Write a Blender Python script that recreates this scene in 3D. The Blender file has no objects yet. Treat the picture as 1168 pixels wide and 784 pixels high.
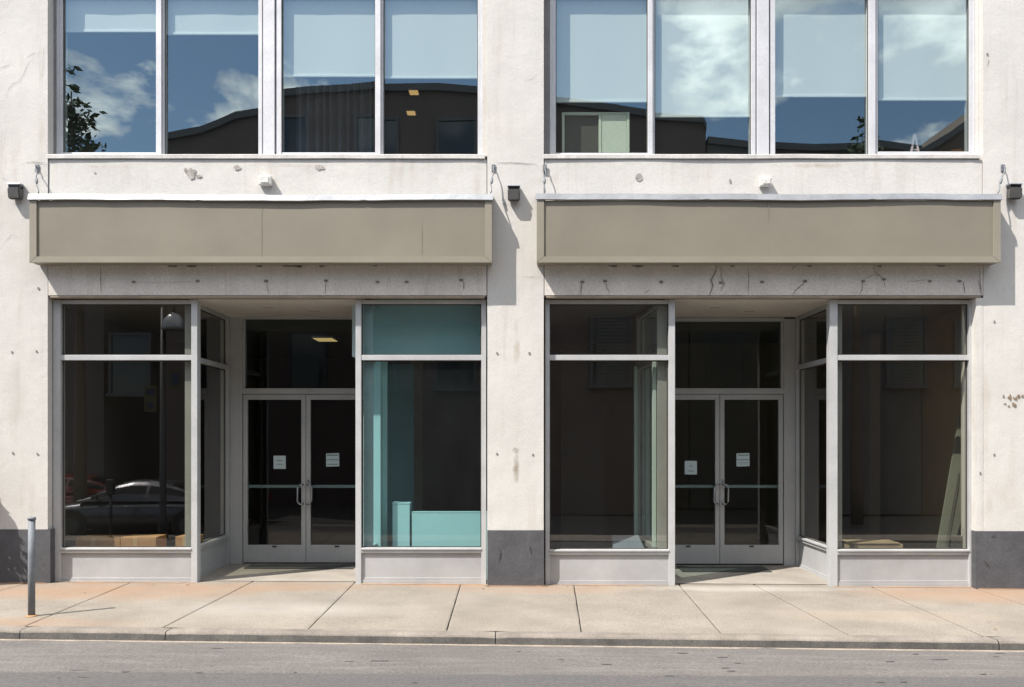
import bpy, bmesh, math, random
from mathutils import Vector, Matrix, noise as mnoise

C = bpy.context.scene.collection
R = math.radians
random.seed(7)

# ------------------------------------------------------------------ survey
# Measurements were read off the facade: 100 units = 1 m on the wall face (Y = 0), eye height 1.65 m, 10 m from the wall.
EYE, DIST, UNIT = 1.65, 10.0, 1000.0
def fx(u, Y=0.0): return (u - 584.0) * (DIST + Y) / UNIT
def fz(v, Y=0.0): return EYE + (500.0 - v) * (DIST + Y) / UNIT
def ground(x): return -0.035 - 0.006 * x            # the pavement falls gently along the street
def kerb_y(x): return -2.49 - 0.0224 * x            # kerb line, slightly askew to the facade

# ------------------------------------------------------------------ mesh helpers
class MB:
    def __init__(self): self.bm = bmesh.new(); self.M = None
    def V(self, p):
        p = Vector(p)
        if self.M is not None: p = self.M @ p
        return self.bm.verts.new(p)
    def box(self, x0, x1, y0, y1, z0, z1, bev=0.0):
        if x0 > x1: x0, x1 = x1, x0
        if y0 > y1: y0, y1 = y1, y0
        if z0 > z1: z0, z1 = z1, z0
        v = [self.V(p) for p in ((x0,y0,z0),(x1,y0,z0),(x1,y1,z0),(x0,y1,z0),(x0,y0,z1),(x1,y0,z1),(x1,y1,z1),(x0,y1,z1))]
        fs = [self.bm.faces.new([v[i] for i in f]) for f in ((3,2,1,0),(4,5,6,7),(0,1,5,4),(1,2,6,5),(2,3,7,6),(3,0,4,7))]
        if bev > 0:
            es = list({e for f in fs for e in f.edges})
            bmesh.ops.bevel(self.bm, geom=es, offset=bev, segments=2, profile=0.6, affect='EDGES')
        return self
    def quad(self, *ps):
        self.bm.faces.new([self.V(p) for p in ps]); return self
    def poly(self, ps): return self.quad(*ps)
    def prism(self, pts, d):
        """extrude polygon pts (3-D, planar) by vector d"""
        d = Vector(d)
        a = [self.V(p) for p in pts]; b = [self.V(Vector(p) + d) for p in pts]
        n = len(pts)
        self.bm.faces.new(a[::-1]); self.bm.faces.new(b)
        for i in range(n): self.bm.faces.new((a[i], a[(i+1)%n], b[(i+1)%n], b[i]))
        return self
    def tube(self, path, r, n=10, cap=True):
        path = [Vector(p) for p in path]
        rs = r if isinstance(r, (list, tuple)) else [r] * len(path)
        rings = []
        up = Vector((0,0,1))
        for i, p in enumerate(path):
            t = (path[min(i+1, len(path)-1)] - path[max(i-1, 0)]).normalized()
            a = t.cross(up if abs(t.dot(up)) < .95 else Vector((1,0,0))).normalized(); b = t.cross(a)
            rings.append([self.V(p + (a*math.cos(2*math.pi*k/n) + b*math.sin(2*math.pi*k/n)) * rs[i]) for k in range(n)])
        for i in range(len(rings)-1):
            for k in range(n):
                self.bm.faces.new((rings[i][k], rings[i][(k+1)%n], rings[i+1][(k+1)%n], rings[i+1][k]))
        if cap:
            self.bm.faces.new(rings[0][::-1]); self.bm.faces.new(rings[-1])
        return self
    def grid(self, fn, nu, nv):
        vs = [[self.V(fn(i/nu, j/nv)) for i in range(nu+1)] for j in range(nv+1)]
        for j in range(nv):
            for i in range(nu):
                self.bm.faces.new((vs[j][i], vs[j][i+1], vs[j+1][i+1], vs[j+1][i]))
        return self
    def build(self, name, mat, parent=None, smooth=False, recalc=True):
        if recalc: bmesh.ops.recalc_face_normals(self.bm, faces=self.bm.faces[:])
        me = bpy.data.meshes.new(name); self.bm.to_mesh(me); self.bm.free()
        if smooth:
            for p in me.polygons: p.use_smooth = True
        o = bpy.data.objects.new(name, me); C.objects.link(o)
        me.materials.append(mat)
        if parent is not None:
            o.parent = parent
            o.matrix_parent_inverse = chain(parent).inverted()
        return o

def chain(o):
    m = o.matrix_basis.copy()
    while o.parent is not None:
        m = o.parent.matrix_basis @ o.matrix_parent_inverse @ m if False else (o.parent.matrix_basis @ (o.matrix_parent_inverse @ m))
        o = o.parent
    return m

def empty(name, loc=(0,0,0), parent=None):
    o = bpy.data.objects.new(name, None); C.objects.link(o); o.location = loc
    o.empty_display_size = .1
    if parent is not None: o.parent = parent; o.matrix_parent_inverse = chain(parent).inverted()
    return o
def tag(o, label=None, cat=None, group=None, kind=None):
    if label: o['label'] = label
    if cat: o['category'] = cat
    if group: o['group'] = group
    if kind: o['kind'] = kind
    return o
def copy_tree(o, parent=None):
    c = o.copy(); C.objects.link(c)
    if parent is not None: c.parent = parent
    for ch in list(o.children): copy_tree(ch, c)
    return c

# ------------------------------------------------------------------ materials
def nodes(name):
    m = bpy.data.materials.new(name); m.use_nodes = True
    nt = m.node_tree; nt.nodes.clear()
    return m, nt, nt.nodes, nt.links
def N(nt, t, **kw):
    n = nt.nodes.new(t)
    for k, v in kw.items():
        if k.startswith('i_'): n.inputs[k[2:].replace('_', ' ')].default_value = v
        else: setattr(n, k, v)
    return n
def noise_tex(nt, co, scale, detail=6, rough=.6, stretch=None):
    src = co
    if stretch:
        mp = N(nt, 'ShaderNodeMapping'); mp.inputs['Scale'].default_value = stretch
        nt.links.new(co, mp.inputs['Vector']); src = mp.outputs[0]
    n = N(nt, 'ShaderNodeTexNoise'); n.inputs['Scale'].default_value = scale
    n.inputs['Detail'].default_value = detail; n.inputs['Roughness'].default_value = rough
    nt.links.new(src, n.inputs['Vector']); return n.outputs['Fac']
def ramp(nt, fac, lo, hi, c0=(0,0,0,1), c1=(1,1,1,1)):
    r = N(nt, 'ShaderNodeValToRGB'); e = r.color_ramp.elements
    e[0].position = lo; e[1].position = hi; e[0].color = c0; e[1].color = c1
    nt.links.new(fac, r.inputs[0]); return r.outputs[0]
def mixc(nt, fac, a, b, mode='MIX'):
    m = N(nt, 'ShaderNodeMix', data_type='RGBA', blend_type=mode)
    for s, v in ((0, fac), (6, a), (7, b)):
        if hasattr(v, 'is_linked') or hasattr(v, 'links'): nt.links.new(v, m.inputs[s])
        else: m.inputs[s].default_value = v if s == 0 else (*v, 1) if len(v) == 3 else v
    return m.outputs[2]
def rgb(c, k=1.0): return (c[0]*k, c[1]*k, c[2]*k, 1)

def surf(name, col, rough=.7, metal=0.0, var=.12, vscale=2.0, fine=.06, fscale=60.0, bump=0.0, bscale=120.0, bump2=0.0, b2scale=6.0,
         streak=0.0, streak_col=None, spots=0.0, spot_col=(.05,.045,.04), spec=.5, spot_scale=3.0, coat=0.0, rvar=.1, extra=None):
    m, nt, nn, L = nodes(name)
    out = N(nt, 'ShaderNodeOutputMaterial'); p = N(nt, 'ShaderNodeBsdfPrincipled'); L.new(p.outputs[0], out.inputs[0])
    co = N(nt, 'ShaderNodeTexCoord').outputs['Object']
    n1 = noise_tex(nt, co, vscale, 8, .62)
    c = mixc(nt, ramp(nt, n1, .3, .72), rgb(col, 1-var), rgb(col, 1+var))
    if fine:
        n2 = noise_tex(nt, co, fscale, 3, .6)
        c = mixc(nt, 1.0, c, ramp(nt, n2, .25, .75, (1-fine*2,)*3+(1,), (1+fine,)*3+(1,)), 'MULTIPLY')
    if streak:
        n3 = noise_tex(nt, co, 1.0, 6, .65, (9, 9, .7)); n4 = noise_tex(nt, co, 1.3, 4, .6)
        f = N(nt, 'ShaderNodeMath', operation='MULTIPLY'); L.new(ramp(nt, n3, .5, .8), f.inputs[0]); L.new(ramp(nt, n4, .4, .65), f.inputs[1])
        f2 = N(nt, 'ShaderNodeMath', operation='MULTIPLY'); L.new(f.outputs[0], f2.inputs[0]); f2.inputs[1].default_value = streak
        c = mixc(nt, f2.outputs[0], c, rgb(streak_col or (.3,.24,.17)))
    if spots:
        n5 = noise_tex(nt, co, spot_scale, 10, .72)
        f3 = N(nt, 'ShaderNodeMath', operation='MULTIPLY'); L.new(ramp(nt, n5, .66, .74), f3.inputs[0]); f3.inputs[1].default_value = spots
        c = mixc(nt, f3.outputs[0], c, rgb(spot_col))
    if extra: c = extra(nt, co, c)
    L.new(c, p.inputs['Base Color'])
    p.inputs['Metallic'].default_value = metal
    p.inputs['Specular IOR Level'].default_value = spec
    p.inputs['Coat Weight'].default_value = coat
    rr = N(nt, 'ShaderNodeMapRange'); L.new(n1, rr.inputs[0]); rr.inputs[3].default_value = max(0, rough-rvar); rr.inputs[4].default_value = min(1, rough+rvar)
    L.new(rr.outputs[0], p.inputs['Roughness'])
    last = None
    for (st, sc, dist) in ((bump, bscale, .004), (bump2, b2scale, .03)):
        if st:
            b = N(nt, 'ShaderNodeBump'); b.inputs['Strength'].default_value = st; b.inputs['Distance'].default_value = dist
            L.new(noise_tex(nt, co, sc, 5, .6), b.inputs['Height'])
            if last: L.new(last, b.inputs['Normal'])
            last = b.outputs[0]
    if last: L.new(last, p.inputs['Normal'])
    return m

def ellipse(nt, co, cx, cz, rx, rz, axes='XZ', warp=.5, wscale=6.0):
    L = nt.links
    sp = N(nt, 'ShaderNodeSeparateXYZ'); L.new(co, sp.inputs[0])
    def sq(o, c, r):
        a = N(nt, 'ShaderNodeMath', operation='SUBTRACT'); L.new(sp.outputs[o], a.inputs[0]); a.inputs[1].default_value = c
        b = N(nt, 'ShaderNodeMath', operation='DIVIDE'); L.new(a.outputs[0], b.inputs[0]); b.inputs[1].default_value = r
        d = N(nt, 'ShaderNodeMath', operation='MULTIPLY'); L.new(b.outputs[0], d.inputs[0]); L.new(b.outputs[0], d.inputs[1]); return d.outputs[0]
    ad = N(nt, 'ShaderNodeMath', operation='ADD'); L.new(sq(axes[0], cx, rx), ad.inputs[0]); L.new(sq(axes[1], cz, rz), ad.inputs[1])
    n = noise_tex(nt, co, wscale, 5, .65)
    w = N(nt, 'ShaderNodeMath', operation='MULTIPLY_ADD'); L.new(n, w.inputs[0]); w.inputs[1].default_value = warp*3; L.new(ad.outputs[0], w.inputs[2])
    return ramp(nt, w.outputs[0], warp*.9, 1.0+warp*2.0, (1,1,1,1), (0,0,0,1))
def scaled(nt, fac, k):
    m = N(nt, 'ShaderNodeMath', operation='MULTIPLY'); nt.links.new(fac, m.inputs[0]); m.inputs[1].default_value = k; return m.outputs[0]
def stains(lst):
    def f(nt, co, c):
        for (cx, cz, rx, rz, col, k, ws) in lst: c = mixc(nt, scaled(nt, ellipse(nt, co, cx, cz, rx, rz, wscale=ws), k), c, rgb(col))
        return c
    return f
def near_wall_rust(nt, co, c):
    # rust washed off the sills lies along the foot of the wall and by the post; pale lime bloom further out
    n = noise_tex(nt, co, 1.6, 7, .68)
    for (cx, cy, rx, ry, col, k) in ((-4.6,-.45,2.6,.8,(.285,.178,.112),.8), (-2.6,-.15,1.6,.45,(.275,.185,.125),.7), (.35,-.15,1.6,.5,(.28,.19,.13),.7), (-.9,.05,.9,.22,(.29,.18,.11),.8), (5.2,-.35,2.0,.8,(.29,.18,.112),.8),
                                     (-5.0,-2.15,2.2,.4,(.265,.17,.11),.75), (-2.2,-1.4,1.8,.5,(.36,.345,.32),.5), (2.6,-.1,1.6,.25,(.42,.405,.38),.6), (-1.5,-.9,2.0,.5,(.225,.205,.19),.4), (3.6,-1.6,1.5,.4,(.33,.27,.21),.5)):
        c = mixc(nt, scaled(nt, ellipse(nt, co, cx, cy, rx*1.1, ry*1.15, 'XY', .28, 2.2), k), c, rgb(col))
    # hairline wear running across the slabs
    n3 = noise_tex(nt, co, 1.0, 8, .7, (2.2, 14, 1))
    return mixc(nt, scaled(nt, ramp(nt, n3, .60, .72), .35), c, rgb((.19,.165,.14)))
def road_wear(nt, co, c):
    n = noise_tex(nt, co, 1.0, 8, .7, (1.1, 8, 1)); c = mixc(nt, scaled(nt, ramp(nt, n, .48, .7), .55), c, rgb((.20,.185,.175)))
    n = noise_tex(nt, co, 1.0, 7, .72, (2.6, 16, 1)); c = mixc(nt, scaled(nt, ramp(nt, n, .63, .70), .4), c, rgb((.095,.09,.086)))
    # darker relaid lane beyond a ragged seam
    sp = N(nt, 'ShaderNodeSeparateXYZ'); nt.links.new(co, sp.inputs[0]); w = N(nt, 'ShaderNodeMath', operation='MULTIPLY_ADD')
    nt.links.new(noise_tex(nt, co, 7, 5, .7), w.inputs[0]); w.inputs[1].default_value = .10; nt.links.new(sp.outputs[1], w.inputs[2])
    mr = N(nt, 'ShaderNodeMapRange'); nt.links.new(w.outputs[0], mr.inputs[0]); mr.inputs[1].default_value = -3.40; mr.inputs[2].default_value = -3.46; mr.inputs[3].default_value = 0; mr.inputs[4].default_value = .75
    c = mixc(nt, mr.outputs[0], c, rgb((.085,.083,.084)))
    n = noise_tex(nt, co, 38, 4, .8); return mixc(nt, 1.0, c, ramp(nt, n, .3, .7, (.72,.72,.72,1), (1.22,1.2,1.18,1)), 'MULTIPLY')

def glass(name, tint, base_refl, fres=1.0, wob=.35, wscale=.55, rcol=(1,1,1), dust=0.0, dcol=(.5,.46,.40)):
    m, nt, nn, L = nodes(name)
    out = N(nt, 'ShaderNodeOutputMaterial')
    t = N(nt, 'ShaderNodeBsdfTransparent'); t.inputs[0].default_value = rgb(tint)
    g = N(nt, 'ShaderNodeBsdfGlossy'); g.inputs['Roughness'].default_value = 0.0; g.inputs[0].default_value = rgb(rcol)
    co = N(nt, 'ShaderNodeTexCoord').outputs['Object']
    b = N(nt, 'ShaderNodeBump'); b.inputs['Strength'].default_value = wob; b.inputs['Distance'].default_value = .01
    L.new(noise_tex(nt, co, wscale, 1.5, .4), b.inputs['Height']); L.new(b.outputs[0], g.inputs['Normal'])
    # Schlick reflectance that is the same from both sides of the sheet
    ge = N(nt, 'ShaderNodeNewGeometry'); dt = N(nt, 'ShaderNodeVectorMath', operation='DOT_PRODUCT'); L.new(ge.outputs['Normal'], dt.inputs[0]); L.new(ge.outputs['Incoming'], dt.inputs[1])
    ab = N(nt, 'ShaderNodeMath', operation='ABSOLUTE'); L.new(dt.outputs['Value'], ab.inputs[0])
    om = N(nt, 'ShaderNodeMath', operation='SUBTRACT'); om.inputs[0].default_value = 1.0; L.new(ab.outputs[0], om.inputs[1])
    pw = N(nt, 'ShaderNodeMath', operation='POWER'); L.new(om.outputs[0], pw.inputs[0]); pw.inputs[1].default_value = 5.0
    f0 = base_refl + .04*fres
    k = N(nt, 'ShaderNodeMath', operation='MULTIPLY_ADD'); L.new(pw.outputs[0], k.inputs[0]); k.inputs[1].default_value = 1-f0; k.inputs[2].default_value = f0
    k.use_clamp = True
    mx = N(nt, 'ShaderNodeMixShader'); L.new(k.outputs[0], mx.inputs[0]); L.new(t.outputs[0], mx.inputs[1]); L.new(g.outputs[0], mx.inputs[2])
    last = mx.outputs[0]
    if dust:
        df = N(nt, 'ShaderNodeBsdfDiffuse'); df.inputs[0].default_value = rgb(dcol)
        m2 = N(nt, 'ShaderNodeMixShader'); d1 = ramp(nt, noise_tex(nt, co, 1.3, 6, .65, (1.6, 1.6, .8)), .25, .8)
        dm = N(nt, 'ShaderNodeMath', operation='MULTIPLY_ADD'); L.new(d1, dm.inputs[0]); dm.inputs[1].default_value = dust*1.3; dm.inputs[2].default_value = dust*.4
        L.new(dm.outputs[0], m2.inputs[0]); L.new(last, m2.inputs[1]); L.new(df.outputs[0], m2.inputs[2]); last = m2.outputs[0]
    L.new(last, out.inputs[0]); return m
def lamp_mat(name, col, s):
    m, nt, nn, L = nodes(name); out = N(nt, 'ShaderNodeOutputMaterial'); e = N(nt, 'ShaderNodeEmission')
    e.inputs[0].default_value = rgb(col); e.inputs[1].default_value = s; L.new(e.outputs[0], out.inputs[0]); return m

M = {}
M['stucco'] = surf('stucco', (.565,.547,.520), .9, var=.10, vscale=.8, fine=.055, fscale=60, bump=.45, bscale=70, bump2=.25, b2scale=3.5, extra=stains([(fx(587),fz(514),.085,.07,(.10,.085,.07),1.0,9), (fx(588.5),fz(537),.07,.33,(.24,.20,.155),1.0,5), (fx(589),fz(385),.09,.55,(.36,.30,.23),.9,3), (fx(20),fz(470),.3,1.2,(.45,.42,.385),.7,2), (fx(10),fz(255),.2,.8,(.52,.49,.455),.5,2.5),
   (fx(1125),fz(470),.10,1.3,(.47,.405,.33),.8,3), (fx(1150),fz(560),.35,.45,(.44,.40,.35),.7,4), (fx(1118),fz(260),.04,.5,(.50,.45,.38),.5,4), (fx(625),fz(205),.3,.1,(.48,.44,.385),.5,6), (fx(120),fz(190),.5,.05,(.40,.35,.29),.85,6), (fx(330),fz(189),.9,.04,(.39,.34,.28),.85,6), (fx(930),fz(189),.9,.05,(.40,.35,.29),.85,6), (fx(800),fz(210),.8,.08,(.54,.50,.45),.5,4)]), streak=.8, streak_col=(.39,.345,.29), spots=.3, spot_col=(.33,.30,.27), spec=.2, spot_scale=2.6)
M['lintel'] = surf('lintel_render', (.62,.58,.535), .9, var=.12, vscale=2.2, fine=.12, fscale=60, bump=.5, bscale=75, bump2=.25, b2scale=4, streak=.6, streak_col=(.30,.25,.2), spots=.3, spot_col=(.28,.25,.22), spec=.2)
M['plinth'] = surf('dark_plinth_paint', (.082,.082,.09), .75, var=.22, vscale=3, fine=.12, fscale=60, bump=.4, bscale=70, bump2=.3, b2scale=5, spots=.25, spot_col=(.17,.165,.16), spec=.35, streak=.3, streak_col=(.14,.12,.11))
M['alu'] = surf('anodised_aluminium', (.47,.475,.48), .42, metal=.15, var=.09, vscale=3, fine=.04, fscale=40, bump2=.05, b2scale=3, spots=.12, spot_col=(.26,.22,.18), streak=.25, streak_col=(.42,.38,.33))
M['alu_recess_shade'] = surf('shaded_recess_aluminium', (.43,.435,.44), .45, metal=.12, var=.08, vscale=3, fine=.03, fscale=40, streak=.25, streak_col=(.30,.27,.23), spots=.15, spot_col=(.2,.17,.14))  # darker copy of the aluminium, recess shade put into its colour
M['alu_riser'] = surf('aluminium_panel', (.40,.40,.405), .5, metal=.2, var=.16, vscale=1.6, fine=.02, bump2=.12, b2scale=1.6, streak=.3, streak_col=(.45,.40,.34), spots=.12, spot_col=(.3,.2,.12))
M['sillpaint'] = surf('dirty_sill_paint', (.50,.485,.465), .7, var=.2, vscale=3, fine=.12, spots=.8, spot_col=(.24,.20,.16), streak=.6, streak_col=(.27,.22,.17), spot_scale=4, bump2=.2)
M['reveal'] = surf('shaded_reveal_grey', (.20,.195,.20), .7, var=.25, vscale=4, fine=.1, spots=.5, spot_col=(.42,.40,.38), streak=.4, streak_col=(.3,.25,.2))  # shade of the reveal painted as dark grey; spots and streaks are weathering
M['upframe'] = surf('weathered_white_frame', (.56,.565,.59), .5, metal=.1, var=.10, vscale=3, fine=.06, bump2=.1, b2scale=4, spots=.55, spot_col=(.27,.20,.15), streak=.35, streak_col=(.42,.36,.31), spot_scale=5)
M['sign'] = surf('taupe_sign_metal', (.212,.190,.150), .55, var=.08, vscale=1.1, fine=.03, fscale=150, bump=.06, bscale=200, bump2=.12, b2scale=1.2, spec=.4, streak=.12, streak_col=(.19,.165,.135))
M['sign_trim'] = surf('taupe_sign_trim', (.25,.227,.18), .45, var=.06, vscale=2, fine=.03, spec=.5, bump2=.08, b2scale=3)
M['seam'] = surf('dark_joint', (.05,.045,.04), .9, var=.2)
M['flash'] = surf('galvanised_flashing', (.34,.35,.37), .5, metal=.4, var=.22, vscale=2.4, fine=.04, bump2=.35, b2scale=3, spots=.25, spot_col=(.35,.33,.31))
M['brushed'] = surf('brushed_steel', (.36,.36,.37), .35, metal=.7, var=.05, fine=0)
M['steel'] = surf('galvanised_steel', (.165,.18,.20), .65, metal=.1, var=.2, vscale=8, fine=.1, fscale=60, spots=.35, spot_col=(.25,.14,.07), spot_scale=6)
M['angle'] = surf('rusted_angle', (.30,.25,.20), .85, var=.25, vscale=4)
M['soffit'] = surf('painted_soffit', (.56,.52,.47), .9, var=.12, vscale=1.5, fine=.05, spots=.35, spot_col=(.25,.18,.12), bump=.1)
M['lampbody'] = surf('flood_lamp_grey', (.085,.083,.08), .5, var=.1, vscale=9)
M['lens'] = surf('lamp_lens', (.015,.015,.017), .15, var=.1)
M['cap'] = surf('lamp_cap', (.30,.31,.34), .35, metal=.5, var=.1)
M['white_box'] = surf('weathered_white_plastic', (.66,.64,.60), .7, var=.12, vscale=12, bump2=.5, b2scale=20)
M['pavement'] = surf('pavement_concrete', (.250,.222,.188), .9, var=.19, vscale=1.3, fine=.16, fscale=60, extra=near_wall_rust, bump=.5, bscale=120, spots=.45, spot_col=(.17,.135,.10), spec=.25, spot_scale=2.0)
M['entry'] = surf('entry_concrete', (.30,.27,.235), .85, var=.18, vscale=2.2, fine=.12, fscale=90, bump=.3, spots=.35, spot_col=(.42,.40,.37), spec=.3)
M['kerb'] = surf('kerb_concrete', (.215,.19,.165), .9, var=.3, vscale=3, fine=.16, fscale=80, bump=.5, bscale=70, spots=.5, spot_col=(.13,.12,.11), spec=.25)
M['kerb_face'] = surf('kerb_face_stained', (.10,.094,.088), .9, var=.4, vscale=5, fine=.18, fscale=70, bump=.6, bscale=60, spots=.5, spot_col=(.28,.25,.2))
M['asphalt'] = surf('worn_asphalt', (.142,.133,.128), .92, var=.13, vscale=.7, fine=.2, fscale=85, extra=road_wear, bump=.55, bscale=150, spots=.16, spot_col=(.06,.058,.056), spec=.2, spot_scale=1.6)
M['far_asphalt'] = surf('far_asphalt', (.07,.068,.067), .92, var=.15, vscale=.5, fine=.15, fscale=60, spec=.2)
M['patch'] = surf('tar_patch', (.075,.07,.068), .9, var=.3, vscale=12)
M['rust'] = surf('rust_dust', (.36,.20,.10), .95, var=.2, vscale=5)
M['grit'] = surf('kerbside_grit', (.30,.25,.20), .95, var=.25, vscale=9, fine=.2)
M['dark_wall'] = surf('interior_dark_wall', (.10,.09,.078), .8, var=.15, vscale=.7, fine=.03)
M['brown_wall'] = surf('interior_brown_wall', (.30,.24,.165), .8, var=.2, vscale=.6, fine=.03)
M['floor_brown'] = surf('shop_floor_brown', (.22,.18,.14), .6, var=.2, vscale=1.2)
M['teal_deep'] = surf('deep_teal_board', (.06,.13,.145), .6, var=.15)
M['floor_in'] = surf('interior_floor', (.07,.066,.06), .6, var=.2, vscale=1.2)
M['room_light'] = surf('upper_room_pale_wall', (.30,.28,.25), .85, var=.08)
M['floor_light'] = surf('upper_room_pale_floor', (.62,.56,.48), .6, var=.08)
M['floor_up'] = surf('upper_room_floor', (.34,.29,.23), .6, var=.1)
M['ceil_in'] = surf('interior_ceiling', (.16,.155,.14), .85, var=.06, vscale=1)
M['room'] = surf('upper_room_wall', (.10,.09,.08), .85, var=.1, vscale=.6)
M['roof'] = surf('roof_felt', (.1,.1,.1), .9)
M['teal'] = surf('teal_board', (.54,.67,.66), .6, var=.05, vscale=1.3, fine=.02)
M['teal_dark'] = surf('teal_board_bulkhead', (.46,.58,.60), .6, var=.06, vscale=1.0, fine=.02)
M['card'] = surf('cardboard', (.55,.31,.15), .8, var=.12, vscale=4)
M['tape'] = surf('parcel_tape', (.62,.44,.26), .4, var=.05)
M['wood'] = surf('pale_wood', (.42,.33,.23), .6, var=.2, vscale=5)
M['green_board'] = surf('pale_green_board', (.74,.79,.66), .6, var=.06)
M['plank'] = surf('faded_green_plank', (.22,.235,.20), .7, var=.12)
M['shade'] = surf('roller_blind_cloth', (.74,.76,.75), .85, var=.02, vscale=1, fine=.025, fscale=140)
M['shade_bar'] = surf('blind_bottom_bar', (.80,.82,.82), .5, var=.03)
M['curtain'] = surf('dark_curtain', (.26,.28,.34), .9, var=.15, vscale=3)
M['paper'] = surf('notice_paper', (.50,.60,.62), .8, var=.03)
M['ink'] = surf('notice_print', (.10,.16,.18), .8)
M['mat'] = surf('rubber_mat', (.05,.05,.05), .9, var=.3, vscale=20, bump=.6, bscale=90)
M['slate'] = surf('greenish_mat', (.22,.23,.19), .9, var=.15, vscale=9)
M['crack'] = surf('crack_dark', (.20,.18,.16), .95, var=.25, vscale=20)  # flat dark tone for cracks, anchor holes and lintel stains
M['stain'] = surf('grey_render_patch', (.36,.335,.31), .95, var=.4, vscale=14, fine=.2, bump=.5, bscale=60)
M['rust_stain'] = surf('rust_streak', (.43,.38,.32), .95, var=.15, vscale=9)
M['rust_mark'] = surf('rust_mark', (.24,.17,.115), .95, var=.3, vscale=20)
M['slateblue'] = surf('slate_blue_top', (.20,.25,.32), .6, var=.08)
M['litter'] = surf('dry_leaf', (.30,.19,.08), .9, var=.3)
M['pink'] = surf('pink_plastic', (.80,.62,.65), .5)
M['orange'] = surf('orange_plastic', (.6,.22,.06), .5)
M['rubber'] = surf('tyre_rubber', (.02,.02,.02), .8)
M['carpaint'] = surf('dark_blue_car_paint', (.062,.062,.072), .3, metal=.4, var=.03, coat=1.0, fine=0)
M['carred'] = surf('red_car_paint', (.22,.02,.018), .25, var=.03, coat=1.0, fine=0)
#M['carblack'] = surf('black_car_paint', (.015,.015,.017), .25, var=.03, coat=1.0, fine=0)
M['carglass'] = surf('car_window_glass', (.012,.013,.014), .1, spec=.3, var=.02, fine=0, rvar=.0)
M['chrome'] = surf('bright_metal', (.55,.55,.57), .2, metal=1, var=.02, fine=0)
M['headlamp'] = surf('headlamp_lens', (.7,.72,.75), .1, var=.02, fine=0)
M['taillamp'] = surf('tail_lamp_lens', (.35,.015,.01), .15, var=.02, fine=0)
M['bark'] = surf('tree_bark', (.13,.10,.075), .95, var=.3, vscale=8, bump=.6, bscale=30)
M['leaf'] = surf('leaf_green', (.055,.085,.028), .6, var=.4, vscale=3, fine=.1)
M['brick_dark'] = surf('opposite_brown_render', (.13,.10,.09), .9, var=.12, vscale=.8, fine=.08, fscale=30, bump=.2, streak=.3, streak_col=(.07,.06,.05))
M['brick_grey'] = surf('opposite_grey_render', (.13,.12,.115), .9, var=.12, vscale=.6, fine=.08, fscale=30, streak=.3, streak_col=(.08,.07,.06))
M['brick_red'] = surf('opposite_red_brick', (.13,.088,.068), .9, var=.15, vscale=1.2, fine=.12, fscale=25, streak=.3, streak_col=(.1,.07,.05))
M['coping'] = surf('opposite_coping', (.10,.10,.11), .7, var=.1)
M['shutter'] = surf('louvre_shutter', (.09,.095,.09), .7, var=.1)
M['farglass'] = surf('opposite_window_glass', (.03,.04,.05), .05, var=.1, spec=.8, fine=0, rvar=0)
M['banner_y'] = surf('yellow_banner', (.09,.08,.025), .8)
M['banner_b'] = surf('blue_banner', (.02,.035,.09), .8)
M['polepaint'] = surf('black_pole_paint', (.02,.02,.022), .4)
M['pot'] = surf('terracotta_pot', (.30,.13,.07), .9, var=.15)
M['ceil_lamp'] = lamp_mat('ceiling_lamp_glow', (1.0,.62,.24), .40)
M['g_up'] = glass('upper_window_glass', (.77,.83,.81), .165, 1.5, .22, .5, (.79,.93,.93), dust=.006, dcol=(.5,.5,.5))
M['g_low'] = glass('shop_window_glass', (.70,.71,.65), .058, 1.5, .12, .5, dust=.0025)
M['g_teal'] = glass('shop_window_glass_teal', (.62,.79,.80), .03, 1.3, .12, .5, dust=.012, dcol=(.42,.52,.52))
M['g_door'] = glass('door_glass', (.56,.68,.68), .0, 1.1, .06, .5, dust=.002)

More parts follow.
